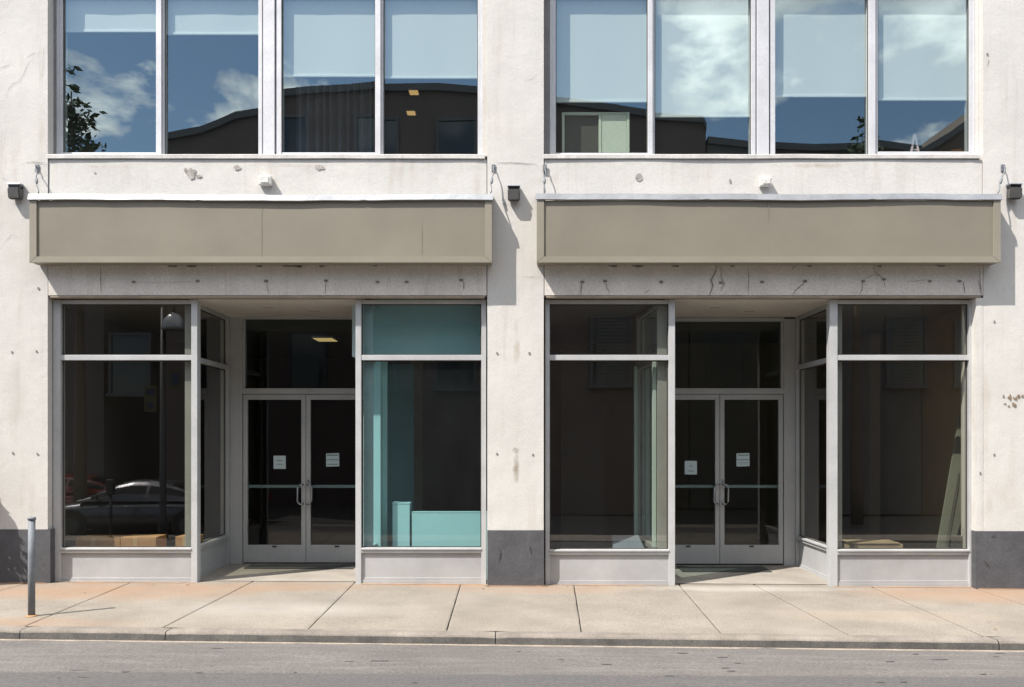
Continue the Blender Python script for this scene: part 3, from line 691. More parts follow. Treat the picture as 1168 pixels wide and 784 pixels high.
# pale cupboard with green door panel behind the window
ZL = 4.975
Y = .302; a, b, c = fx(641, Y), fx(683, Y), fx(718, Y); zt = fz(128, Y)
t = empty('cupboard', ((a+c)/2, Y+.2, ZL)); tag(t, 'pale cupboard with a glazed side and a green door behind the upper window', 'cupboard')
mb = MB(); mb.box(a, c, Y+.03, Y+.28, ZL+.001, zt, .005); mb.build('body', M['room'], t)
mb = MB()
for q in (a, b, c-.03): mb.box(q, q+.03, Y, Y+.029, ZL+.001, zt, .003)
mb.box(a+.031, b-.001, Y+.002, Y+.029, zt-.03, zt-.001); mb.box(b+.031, c-.031, Y+.002, Y+.029, zt-.02, zt-.001); mb.build('frame', M['green_board'], t)
mb = MB(); mb.box(b+.032, c-.032, Y+.008, Y+.028, ZL+.004, zt-.022, .004); mb.build('door', M['green_board'], t)
# pink folding stand and orange bowl on the upper sill
Y = .42; z0 = ZL+.02
mb = MB(); x = fx(1044, Y)
for s in (-1, 1):
    mb.prism([(x + s*.055 - .012, Y, z0-.02), (x + s*.055 + .012, Y, z0-.02), (x + .014 + s*.004, Y+.02, z0+.285), (x - .006 + s*.004, Y+.02, z0+.285)], (0, .02, 0))
mb.box(x-.04, x+.04, Y+.024, Y+.034, z0+.085, z0+.10)
tag(mb.build('folding_stand', M['pink']), 'small pink A shaped folding stand inside the upper window', 'stand')
mb = MB(); x = fx(1098, Y); n = 16
rows = [[(x + r*math.cos(2*math.pi*k/n), Y+.14 + r*math.sin(2*math.pi*k/n), z0 - .02 + h) for k in range(n)] for r, h in ((.05,0), (.09,.03), (.11,.08), (.10,.12), (.07,.14))]
vs = [[mb.V(p) for p in r] for r in rows]
for r0, r1 in zip(vs, vs[1:]):
    for k in range(n): mb.bm.faces.new((r0[k], r0[(k+1)%n], r1[(k+1)%n], r1[k]))
mb.bm.faces.new(vs[0][::-1]); mb.bm.faces.new(vs[-1])
tag(mb.build('vase', M['orange'], smooth=True), 'round orange vase in the corner of the upper window', 'vase')
for (xa, xb) in ((-5.6,-.1), (.2,5.6)):
    mb = MB(); mb.box(xa+.01, xb-.01, .296, .62, 4.01, ZL); part(mb, 'window_ledge', M['room'])

# ------------------------------------------------------------------ blank sign boxes
def sign(ul, ur, lab, seams, bright):
    YF = -.20
    x0, x1 = fx(ul, YF), fx(ur, YF); z0, z1 = fz(299.5, YF), fz(228, YF); zt = fz(221.5, YF)
    t = empty('sign_panel', ((x0+x1)/2, -.1, z0)); tag(t, lab, 'sign', 'blank shop sign boxes')
    w = .078
    mb = MB()
    nx = 60
    mb.grid(lambda s, q: (x0+w-.006 + (x1-x0-2*w+.012)*s, YF + .018 + .004*mnoise.noise((s*7+ul, q*1.5, 2)) + .006*(q**4)*math.sin(s*math.pi*3+ul), z0+.055 + (z1-z0-.06)*q), nx, 6)
    mb.build('face_panel', M['sign'], t, True)
    for u in seams:
        x = fx(u, YF); mb = MB(); mb.box(x-.002, x+.002, YF+.0160, YF+.0195, z0+.06, z1-.012); mb.build('panel_seam', M['sign_trim'], t)
    # edge trims with mitred corners
    mb = MB()
    d = (0, .028, 0)
    mb.prism([(x0, YF, z0), (x0+w, YF, z0+.068), (x0+w, YF, z1), (x0, YF, z1)], d)
    mb.prism([(x1, YF, z0), (x1, YF, z1), (x1-w, YF, z1), (x1-w, YF, z0+.068)], d)
    mb.prism([(x0+.004, YF+.001, z0), (x1-.004, YF+.001, z0), (x1-w-.002, YF+.001, z0+.067), (x0+w+.002, YF+.001, z0+.067)], d)
    mb.build('edge_trim', M['sign_trim'], t)
    mb = MB(); mb.box(x0+.004, x1-.004, YF+.029, -.006, z0+.004, z0+.02); mb.box(x0+.002, x0+.02, YF+.029, -.006, z0+.021, z1); mb.box(x1-.02, x1-.002, YF+.029, -.006, z0+.021, z1)
    mb.box(x0+.021, x1-.021, YF+.05, -.006, z0+.021, z1-.01)
    mb.build('carcass', M['sign_trim'], t)
    # folded top flashing, wavy and dented
    mb = MB(); rows = []; n = 90
    for i in range(n+1):
        s = i/n; x = x0-.012 + (x1-x0+.024)*s
        sag = -.012*math.sin(s*math.pi)*(1 if ul < 300 else .4) + .007*mnoise.noise((x*1.9, 4, ul)) + .003*mnoise.noise((x*7, 1, 0))
        step = .006 if (.36 < s < .37 or .72 < s < .73) else 0
        lean = bright*(.012 + .012*mnoise.noise((x*.8, 7, ul)))
        rows.append([mb.V(q) for q in ((x, -.006, zt+.03+sag*.4), (x, YF+.03, zt+.012+sag), (x, YF-.004+lean*.2, zt+.004+sag), (x, YF-.012-lean, zt-.062+sag+step), (x, YF-.004-lean, zt-.068+sag+step), (x, YF+.012, zt-.066+sag))])
    for r0, r1 in zip(rows, rows[1:]):
        for k in range(5): mb.bm.faces.new((r0[k], r1[k], r1[k+1], r0[k+1]))
    mb.bm.faces.new(rows[0]); mb.bm.faces.new(rows[-1][::-1])
    mb.build('top_flashing', M['flash'], t)
    # tie rods from wall eyes to the top edge
    for (u, v, xe) in ((ul+9, 191, x0+.08), (ur+2, 191, x1-.02)):
        x = fx(u); z = fz(v)
        rod = MB()
        p = [Vector((x, -.004, z)), Vector((x, -.035, z-.004))]; e = Vector((xe, YF+.03, zt+.02))
        q0 = Vector((x, -.04, z-.03))
        for k in range(9):
            f = k/8; c = q0.lerp(e, f); rod_pt = c + Vector((.012*math.sin(f*9), 0, .01*math.sin(f*6))); p.append(rod_pt)
        rod.tube(p, .0065, 7); r = rod.build('tie_rod', M['steel'], t, True)
        mb = MB(); mb.box(x-.022, x+.022, -.012, -.0005, z-.05, z+.03, .003); mb.build('eye_plate', M['steel'], r)
        mid = q0.lerp(e, .38); mid2 = q0.lerp(e, .62)
        mb = MB(); mb.tube([mid, mid.lerp(mid2,.2), mid.lerp(mid2,.8), mid2], [.007,.015,.015,.007], 8); mb.build('turnbuckle', M['steel'], r, True)
    return t
sign(33.5, 561, 'blank taupe sign box with a bright metal top edge beside two narrow raised blinds', (298, 481), .6)
sign(612.5, 1141.5, 'blank taupe sign box over the shop with the leaning pale green board', (877,), .2)

# ------------------------------------------------------------------ small fittings on the wall
def flood(u, v, lab):
    x, z = fx(u), fz(v); t = empty('flood_light', (x, 0, z)); tag(t, lab, 'flood light', 'small flood lights on the piers')
    w = .068
    mb = MB()
    mb.prism([(x-w, -.012, z-.085), (x-w, -.012, z+.03), (x-w, -.115, z+.035), (x-w, -.095, z-.095)], (2*w, 0, 0))
    bmesh.ops.bevel(mb.bm, geom=mb.bm.edges[:], offset=.012, segments=2, affect='EDGES'); mb.build('housing', M['lampbody'], t)
    mb = MB(); mb.box(x-w+.006, x+w-.006, -.098, -.012, z+.036, z+.062, .004); mb.build('lens', M['lens'], t)
    mb = MB(); mb.prism([(x-w-.004, -.006, z+.092), (x-w-.004, -.006, z+.064), (x-w-.004, -.112, z+.064), (x-w-.004, -.106, z+.082)], (2*w+.008, 0, 0))
    bmesh.ops.bevel(mb.bm, geom=mb.bm.edges[:], offset=.006, segments=2, affect='EDGES'); mb.build('cap', M['cap'], t)
    mb = MB(); mb.box(x-.045, x+.045, -.012, -.0005, z-.06, z+.06, .003); mb.build('back_plate', M['lampbody'], t)
flood(21, 220, 'small grey flood light on the pier above the steel post')
flood(586, 222, 'small grey flood light on the middle pier between the two signs')
flood(1153.5, 220, 'small brown flood light on the pier above the cluster of rust marks')
def jbox(u, v, w, h, lab):
    x, z = fx(u), fz(v); t = empty('junction_box', (x, 0, z)); tag(t, lab, 'junction box', 'small white boxes over the signs')
    mb = MB(); mb.box(x-w, x+w, -.075, .010, z-h, z+h, .012); mb.build('body', M['white_box'], t)
    mb = MB(); mb.box(x-w*.55, x+w*.7, -.082, -.0755, z-h*.6, z+h*.75, .003); mb.build('lid', M['white_box'], t)
jbox(303.5, 207.5, .072, .052, 'small white junction box above the sign next to the missing render patch')
jbox(872, 209, .064, .048, 'small white junction box above the sign over the leaning green board')

# --- marks in the render: cracks, anchor holes, patches, rust
def line_mark(pts, w, mat=M['crack'], Y=-.006, name='crack'):
    mb = MB(); P = [Vector((fx(u), Y, fz(v))) for u, v in pts]
    # subdivide and jitter
    Q = []
    for a, b in zip(P, P[1:]):
        n = max(1, int((b-a).length/.025))
        for i in range(n): Q.append(a.lerp(b, i/n))
    Q.append(P[-1])
    Q = [q + Vector((.006*mnoise.noise((q.x*23, q.z*23, 1)), 0, .006*mnoise.noise((q.x*23, q.z*23, 7)))) for q in Q]
    rows = []
    for i, q in enumerate(Q):
        d = (Q[min(i+1, len(Q)-1)] - Q[max(0, i-1)]).normalized(); s = Vector((-d.z, 0, d.x))
        ww = w * (.35 + .65*math.sin(math.pi*min(1, max(.06, i/max(1, len(Q)-1))*1.0))) * (1 + .5*mnoise.noise((q.x*40, q.z*40, 3)))
        rows.append((mb.V(q + s*ww), mb.V(q - s*ww)))
    for r0, r1 in zip(rows, rows[1:]): mb.bm.faces.new((r0[0], r1[0], r1[1], r0[1]))
    return mb.build(name, mat, bld)
def blob(u, v, ru, rv, mat, Y=-.006, name='patch', jag=.35, seed=0, n=26):
    mb = MB(); x, z = fx(u), fz(v); pts = []
    for k in range(n):
        a = 2*math.pi*k/n; r = 1 + jag*mnoise.noise((math.cos(a)*1.6+seed, math.sin(a)*1.6, seed)) + jag*.6*mnoise.noise((math.cos(a)*5+seed, math.sin(a)*5, seed+4))
        pts.append((x + ru*.01*r*math.cos(a), Y, z + rv*.01*r*math.sin(a)))
    mb.poly(pts); return mb.build(name, mat, bld)
for pts, w in (([(7,112),(10,101),(14,96),(22,93),(27,85),(32,73),(38,66)], .0016), ([(45,92),(49,80),(50,56)], .0012), ([(30,66),(40,60)],.002), ([(0,78),(12,74)],.0016), ([(30,185.5),(38,185),(52,186)], .0035),
               ([(566,186),(590,186),(613,188)], .003), ([(598,93),(606,91),(614,84)],.0014), ([(8,205),(2,203)],.0015), ([(578,234),(571,232)],.003), ([(1128,68),(1126,75)],.003),
               ([(2,280),(14,268),(20,270)],.0012),([(595,316),(618,316)],.0012)):
    line_mark(pts, w)
for pts, w in (([(818,303),(816,310),(813,316),(811,320),(813,327),(809,337)], .008), ([(821,304),(823,310),(822,316),(826,324),(822,332)], .004), ([(853,303),(854,318),(853,337)], .003), ([(690,318),(692,328),(695,335)], .004),
               ([(919,322),(911,328),(905,334),(905,338)], .0045), ([(984,322),(983,330),(980,337)], .004), ([(1008,322),(1009,328)], .004), ([(996,303),(998,311),(1003,315),(1009,320)], .004), ([(985,320),(994,314),(1003,314)],.0025),
               ([(115,303),(115,318),(116,335)], .0035), ([(529,321),(529,331)], .005), ([(304,322),(307,336)],.003), ([(1098,321),(1100,334)],.005), ([(735,335),(741,331)],.003), ([(1034,322),(1060,319)],.002), ([(153,322),(190,323),(226,321)],.0014),
               ([(372,322),(371,335)],.004), ([(664,322),(662,336)],.006), ([(1116,320),(1119,336)],.005), ([(903,308),(908,303)],.005), ([(1116,303),(1119,335)],.0025)):
    line_mark(pts, w, Y=-.0105)
for (u, v) in ((153,322),(226,321),(304,321),(372,320.5),(431,322),(464,322),(526,320),(664,322),(690,321),(754,322),(822,323),(869,322),(918,321),(984,321),(1008,319),(1060,321),(1094,321),(1003,303.5),(428,303)):
    blob(u, v, 2.6, 1.6, M['crack'], -.011, 'anchor_hole', .3, u, 12)
for (u, v) in ((567,403),(604,403),(567,518),(608,519),(42,401),(14,402),(43,518),(15,517),(1134,367),(1134,519),(1118,540),(1126,62),(44,329)):
    blob(u, v, 1.2, 1.4, M['crack'], -.006, 'anchor_hole', .3, u+v, 10)
blob(218, 197.5, 5.5, 6, M['stain'], .004, 'bare_patch', .45, 3); blob(211.5, 194, 2, 2, M['stain'], .0035, 'bare_patch', .5, 5); blob(226, 201, 3.6, 1.6, M['stain'], .0032, 'bare_patch', .7, 8)
blob(365, 191, 5, 3.2, M['stain'], .005, 'bare_patch', .5, 9); blob(270, 191, 4, 3, M['stain'], .005, 'bare_patch', .6, 2)
blob(729, 202.5, 4, 4.2, M['stain'], .005, 'bare_patch', .2, 1); blob(833, 206.5, 1.4, 2, M['stain'], .005, 'bare_patch', .3, 6); blob(108, 197, 1.2, 1, M['stain'], .005, 'bare_patch', .3, 4)
rr = random.Random(5)
for k in range(17): blob(1143 + rr.uniform(0, 24), 453 + rr.choice((0, 2, 12))*rr.uniform(.6,1) + rr.uniform(-2,2), rr.uniform(.5, 2), rr.uniform(.7, 2.6), M['rust_mark'], -.006-.00002*k, 'rust_mark', .6, k, 10)
for k in range(7): blob(310+rr.uniform(-150,130), 304, rr.uniform(2,6), rr.uniform(.8,1.8), M['crack'], -.0108, 'stain', .6, k+50, 12)
for k in range(7): blob(870+rr.uniform(-220,220), 303.6, rr.uniform(2,6), rr.uniform(.8,1.8), M['crack'], -.0108, 'stain', .6, k+80, 12)
for (pts) in ([(568,624),(571,630),(569,642)], [(604,622),(606,632)], [(1130,612),(1136,611)], [(1122,640),(1128,646)]):
    line_mark(pts, .006, M['seam'], -.0135, 'chip')

# ------------------------------------------------------------------ steel post
bx, by = -4.477, -1.83
t = empty('steel_post', (bx, by, ground(bx))); tag(t, 'galvanised steel pipe post standing in the pavement near the kerb', 'bollard')
mb = MB(); mb.tube([(bx, by, ground(bx)-.05), (bx, by, .45), (bx+.002, by, .89)], .031, 24); mb.build('pole', M['steel'], t, True)
mb = MB(); mb.tube([(bx+.002, by, .89), (bx+.002, by, .905), (bx+.002, by, .915)], [.036,.037,.032], 24); mb.build('cap', M['steel'], t, True)
mb = MB(); mb.tube([(bx, by, ground(bx)+.001), (bx, by, ground(bx)+.006), (bx, by, ground(bx)+.012)], [.055,.048,.033], 20); mb.build('base_collar', M['rust'], t, True)

# ------------------------------------------------------------------ notices on the doors
def notice(u0, u1, v0, v1, lines, lab, rot=0):
    Y = YD + .0415
    a, b, z0, z1 = fx(u0,Y), fx(u1,Y), fz(v1,Y), fz(v0,Y)
    t = empty('paper_notice', ((a+b)/2, Y, (z0+z1)/2)); tag(t, lab, 'notice', 'paper notices on the shop doors')
    sk = rot*(b-a)
    mb = MB(); mb.prism([(a, Y, z0+sk), (b, Y, z0), (b-.002, Y, z1), (a, Y, z1+sk)], (0, -.0012, 0)); mb.build('sheet', M['paper'], t)
    rl = random.Random(u0)
    mb = MB()
    for (f, h, w0, w1) in lines:
        z = z0 + (z1-z0)*f; x = a + (b-a)*w0
        while x < a + (b-a)*w1:
            w = rl.uniform(.006, .018); x2 = min(x+w, a+(b-a)*w1); mb.box(x, x2, Y-.0025, Y-.0016, z-h, z+h*rl.uniform(.5,1)); x = x2 + .003
    mb.build('print', M['ink'], t)
notice(312, 326, 520, 535, [(.64,.006,.25,.7), (.34,.004,.25,.75)], 'square paper notice on the door leaf nearest the dark car reflection')
notice(372, 387, 517, 532, [(.85,.009,.05,.95), (.5,.007,.05,.95), (.15,.006,.1,.9)], 'striped paper notice with bold bars on the door next to the teal window', -.03)
notice(781, 795, 526, 541.5, [(.64,.005,.38,.66), (.3,.003,.25,.75), (.22,.003,.2,.78)], 'paper notice with one short line, hung lowest of the door notices', .02)
notice(840, 855, 517, 532, [(.85,.007,.12,.95), (.5,.006,.06,.97), (.28,.002,.1,.9), (.18,.002,.1,.9)], 'paper notice with dark headline on the door beside the return window', -.02)

# ------------------------------------------------------------------ things inside the shop windows
def carton(u0, u1, v, Y, dep, lab, z0):
    a, b = fx(u0,Y), fx(u1,Y); zt = fz(v, Y)
    t = empty('cardboard_box', ((a+b)/2, Y+dep/2, z0)); tag(t, lab, 'box', 'cardboard boxes in the shop window')
    mb = MB(); mb.box(a, b, Y, Y+dep, z0, zt, .004); mb.build('carton', M['card'], t)
    mb = MB(); ym = Y+dep/2; mb.box(a+.002, b-.002, ym-.03, ym+.03, zt+.0005, zt+.0015); mb.box(a+.35*(b-a), a+.35*(b-a)+.05, Y-.0015, Y-.0003, z0+.03, zt-.004); mb.build('tape', M['tape'], t)
carton(86, 137, 613.5, .42, .30, 'long low cardboard box in the window reflecting a parked car', -.03)
carton(137.6, 178, 613, .40, .32, 'bright cardboard box between two other boxes in the car reflection window', -.03)
carton(200, 222, 612.5, .42, .3, 'cardboard box in the corner by the returning window pane', -.03)
# teal display boards
Yt = .55
t = empty('display_booth', (fx(480,Yt), Yt, -.03)); tag(t, 'teal display booth with a tall side board and bulkhead behind the shop window', 'display booth')
mb = MB(); mb.box(fx(414.5,Yt), fx(434,Yt), Yt, Yt+.03, -.03, 2.62); mb.box(fx(434,Yt)-.03, fx(434,Yt), Yt+.031, Yt+.5, -.03, 2.62); mb.build('side_board', M['teal'], t)
mb = MB(); mb.box(fx(436,Yt+.2), fx(441.5,Yt+.2), Yt+.2, Yt+.26, -.03, 2.62); mb.build('post', M['teal'], t)
mb = MB(); mb.box(fx(436,1.5), fx(472,1.5), 1.5, 1.53, -.03, 2.62); mb.build('rear_board', M['teal_deep'], t)
mb = MB(); mb.box(fx(402,Yt), fx(565,Yt), Yt-.02, Yt+.03, 2.63, 3.25); mb.box(fx(402,Yt), fx(565,Yt), Yt+.031, Yt+.6, 2.63, 2.66); mb.build('bulkhead', M['teal_dark'], t)
Y = .40
mb = MB(); mb.box(fx(469.5,Y), fx(556,Y), Y, Y+.03, -.03, fz(585,Y), .003); mb.box(fx(469.5,Y), fx(556,Y), Y-.003, Y+.05, fz(585,Y), fz(583.6,Y), .002)
tag(mb.build('low_partition', M['teal']), 'low teal partition board along the bottom of the shop window', 'partition')
mb = MB(); mb.box(fx(448,Y), fx(467.5,Y), Y-.02, Y+.16, -.03, fz(575,Y), .003); mb.box(fx(447.5,Y), fx(468,Y), Y-.024, Y+.164, fz(574.8,Y), fz(573.4,Y), .002)
tag(mb.build('display_plinth', M['teal']), 'small teal plinth standing beside the low partition board', 'plinth')
# pale green board leaning in the last window, with a dark prop
Y = .42
mb = MB(); mb.prism([(fx(1062,Y), Y, -.06), (fx(1099,Y), Y, -.06), (fx(1104,Y+.3), Y+.28, 2.45), (fx(1102,Y+.3), Y+.28, 2.45)], (0, .02, 0))
tag(mb.build('leaning_board', M['plank']), 'tapering pale green board leaning inside the last shop window', 'board')
mb = MB(); mb.tube([(fx(1080,.36), .36, fz(624,.36)), (fx(1092,.38), .385, fz(560,.38)), (fx(1094,.4), .40, fz(540,.4))], [.022,.02,.012], 8)
tag(mb.build('prop_stick', M['lampbody']), 'thin dark stick propped against the pale green board', 'stick')
mb = MB(); mb.box(fx(1087,.3), fx(1104,.3), .30, .40, -.06, fz(612,.3), .004)
tag(mb.build('toolbox', M['lampbody']), 'small dark case on the floor by the leaning green board', 'case')
Y = .34; mb = MB(); zt = fz(619, Y)
mb.box(fx(974,Y), fx(1030,Y), Y, Y+.3, -.06, zt-.02, .003); mb.box(fx(972,Y), fx(1026,Y), Y-.01, Y+.31, zt-.017, zt, .003)
tag(mb.build('wooden_tray', M['wood']), 'low pale wooden tray lying at the bottom of the last shop window', 'tray')
Y = .5; mb = MB(); z = fz(616, Y+.1)
mb.prism([(fx(699,Y), Y, .30), (fx(736,Y), Y, .30), (fx(728,Y+.35), Y+.35, .44), (fx(698,Y+.35), Y+.35, .44)], (0, 0, .01)); mb.box(fx(699,Y), fx(733,Y), Y+.01, Y+.34, -.06, .298)
tag(mb.build('display_stand', M['slateblue']), 'low sloping display stand with a pale blue top in the shop window', 'display stand')

# entry mats
def mat_on_floor(u0, u1, y0, y1, zv, m, lab):
    mb = MB(); zb = fz(zv, YD)
    for_pts = []
    def z(x, y):
        t = min(1, ((y-.20)/(YD+.1))*1.05); zf = ground(x)+.006; return zf + (zb-.004-zf)*t
    a, b = fx(u0, (y0+y1)/2), fx(u1, (y0+y1)/2)
    mb.prism([(a,y0,z(a,y0)+.003), (b,y0,z(b,y0)+.003), (b,y1,z(b,y1)+.003), (a,y1,z(a,y1)+.003)], (0,0,.008))
    tag(mb.build('door_mat', m), lab, 'door mat', 'door mats in the entrances')
mat_on_floor(283, 405, 1.10, 1.46, 643, M['mat'], 'dark ribbed mat in front of the doors next to the teal window')
mat_on_floor(775, 875, 1.0, 1.44, 644.5, M['mat'], 'dark ribbed mat in front of the doors with the lowest notice')

# ------------------------------------------------------------------ across the street (seen in the glass)
GF = -1.0
def RX(u, Y): return (u-584)/UNIT*(10.38 - Y)      # a point whose mirror image in the glass is read at u
def RZ(v, Y): return EYE + (500-v)/UNIT*(10.38 - Y)
YB = -20.0
def opposite(profile, mat, lab, cols, rows, shutters=False, gable=None):
    xs = [RX(u, YB) for u, v in profile]; x0, x1 = min(xs), max(xs)
    t = empty('opposite_building', ((x0+x1)/2, YB-4, GF)); tag(t, lab, 'building', 'buildings across the street')
    mb = MB(); pts = [(RX(u,YB), YB, RZ(v,YB)) for u, v in profile]
    pts = [(x0, YB, GF)] + pts + [(x1, YB, GF)]
    mb.prism(pts, (0, -9, 0)); mb.build('wall', mat, t)
    mb = MB()
    for a, b in zip(pts[1:-1], pts[2:-1]):
        if abs(a[0]-b[0]) < .05: continue
        a, b = Vector(a), Vector(b)
        mb.prism([a+Vector((0,.12,-.22)), b+Vector((0,.12,-.22)), b+Vector((0,.12,.02)), a+Vector((0,.12,.02))], (0,-.30,0))
    mb.build('coping', M['coping'], t)
    for x in cols:
        for (z0, z1) in rows:
            w = .62
            mb = MB(); mb.box(x-w-.1, x-w, YB+.002, YB+.09, z0, z1+.1); mb.box(x+w, x+w+.1, YB+.002, YB+.09, z0, z1+.1); mb.box(x-w+.001, x+w-.001, YB+.002, YB+.09, z1, z1+.1); mb.box(x-w-.16, x+w+.16, YB+.002, YB+.16, z0-.12, z0-.002)
            wd = mb.build('window', M['coping'], t)
            mb = MB(); mb.box(x-w+.002, x+w-.002, YB+.004, YB+.03, z0, z1-.002); mb.build('pane', M['farglass'], wd)
            if shutters:
                mb = MB()
                for k in range(int((z1-z0)/.12)):
                    zz = z0+.03+k*.12; mb.prism([(x-.5, YB+.06, zz), (x-.5, YB+.045, zz+.09), (x-.5, YB+.055, zz+.095), (x-.5, YB+.07, zz+.005)], (1.0, 0, 0))
                mb.build('shutter', M['shutter'], wd)
    return t
opposite([(-190,235),(120,235)], M['brick_grey'], 'low grey rendered building across the street, lowest of its row', (RX(20,YB), RX(150,YB)), ((3.2,5.2),))
opposite([(186,152),(205,148),(228,144),(248,136),(268,127),(296,123),(320,106),(350,103),(400,101),(436,97),(500,96),(560,101)], M['brick_dark'], 'tall dark brown building across the street with a curving roof line', [RX(u,YB) for u in (330,430,520)], ((3.4,5.6),(7.4,9.6),(11.2,12.7)))
opposite([(566,112),(640,114),(700,121),(745,128),(800,131),(804,140)], M['brick_dark'], 'dark brown building across the street, between the curved roof and the low terrace', [RX(u,YB) for u in (600,696,770)], ((3.5,5.8),), True)
opposite([(806,156),(857,162),(930,165),(1000,163),(1050,170)], M['brick_grey'], 'long grey terrace across the street with louvred shutters', [RX(u,YB) for u in (850,930,1032)], ((3.5,5.8),), True)
opposite([(1051,172),(1080,155),(1105,137),(1200,60),(1320,140)], M['brick_red'], 'red brick gabled house across the street', [RX(u,YB) for u in (1110,1190,1270)], ((3.5,5.6),(7.6,9.4)))
mb = MB(); mb.box(-60, 60, -12.9, -11.6, -1.3, GF+.09, .03); tag(mb.build('far_pavement', M['kerb']), kind='structure')

# lamp post with banners
lx, ly = RX(187, -12.2), -12.2; zb = GF+.09
t = empty('street_lamp', (lx, ly, zb)); tag(t, 'black street lamp with a silver dome and two banners across the street', 'street lamp')
zt = RZ(352, ly)
mb = MB(); mb.tube([(lx,ly,zb), (lx,ly,zb+.5), (lx,ly,zb+.55), (lx,ly,zt)], [.13,.12,.085,.07], 14); mb.build('pole', M['polepaint'], t, True)
hx = RX(199, ly)
mb = MB(); mb.tube([(lx,ly,zt-.1), (lx+.1,ly,zt+.12), (hx,ly,zt+.08), (hx,ly,RZ(358,ly))], .03, 8); mb.build('arm', M['polepaint'], t, True)
mb = MB(); mb.tube([(hx,ly,RZ(357,ly)), (hx,ly,RZ(359,ly)), (hx,ly,RZ(364,ly)), (hx,ly,RZ(374,ly)), (hx,ly,RZ(377,ly))], [.02,.12,.24,.30,.30], 18); mb.build('lamp_shade', M['brushed'], t, True)
for (u0, u1, v0, v1) in ((166,180,440,470), (194,208,422,444)):
    mb = MB(); mb.box(RX(u0,ly), RX(u1,ly), ly-.01, ly+.01, RZ(v1,ly), RZ(v0,ly)); b = mb.build('banner', M['banner_y'], t)
    mb = MB(); mb.box(RX(u0+2,ly), RX(u1-2,ly), ly+.011, ly+.014, RZ(v0+11,ly), RZ(v0+4,ly)); mb.box(RX(u0+3,ly), RX(u1-3,ly), ly+.011, ly+.014, RZ(v1-4,ly), RZ(v1-11,ly)); mb.build('emblem', M['banner_b'], b)
mx_, my_ = RX(128, -12.3), -12.3
t = empty('parking_meter', (mx_, my_, zb)); tag(t, 'black parking meter post across the street by the red car', 'parking meter')
mb = MB(); mb.tube([(mx_,my_,zb), (mx_,my_,zb+1.1)], .04, 10); mb.build('pole', M['polepaint'], t, True)
mb = MB(); mb.box(mx_-.1, mx_+.1, my_-.08, my_+.08, zb+1.1, zb+1.5, .04); mb.build('head', M['polepaint'], t)

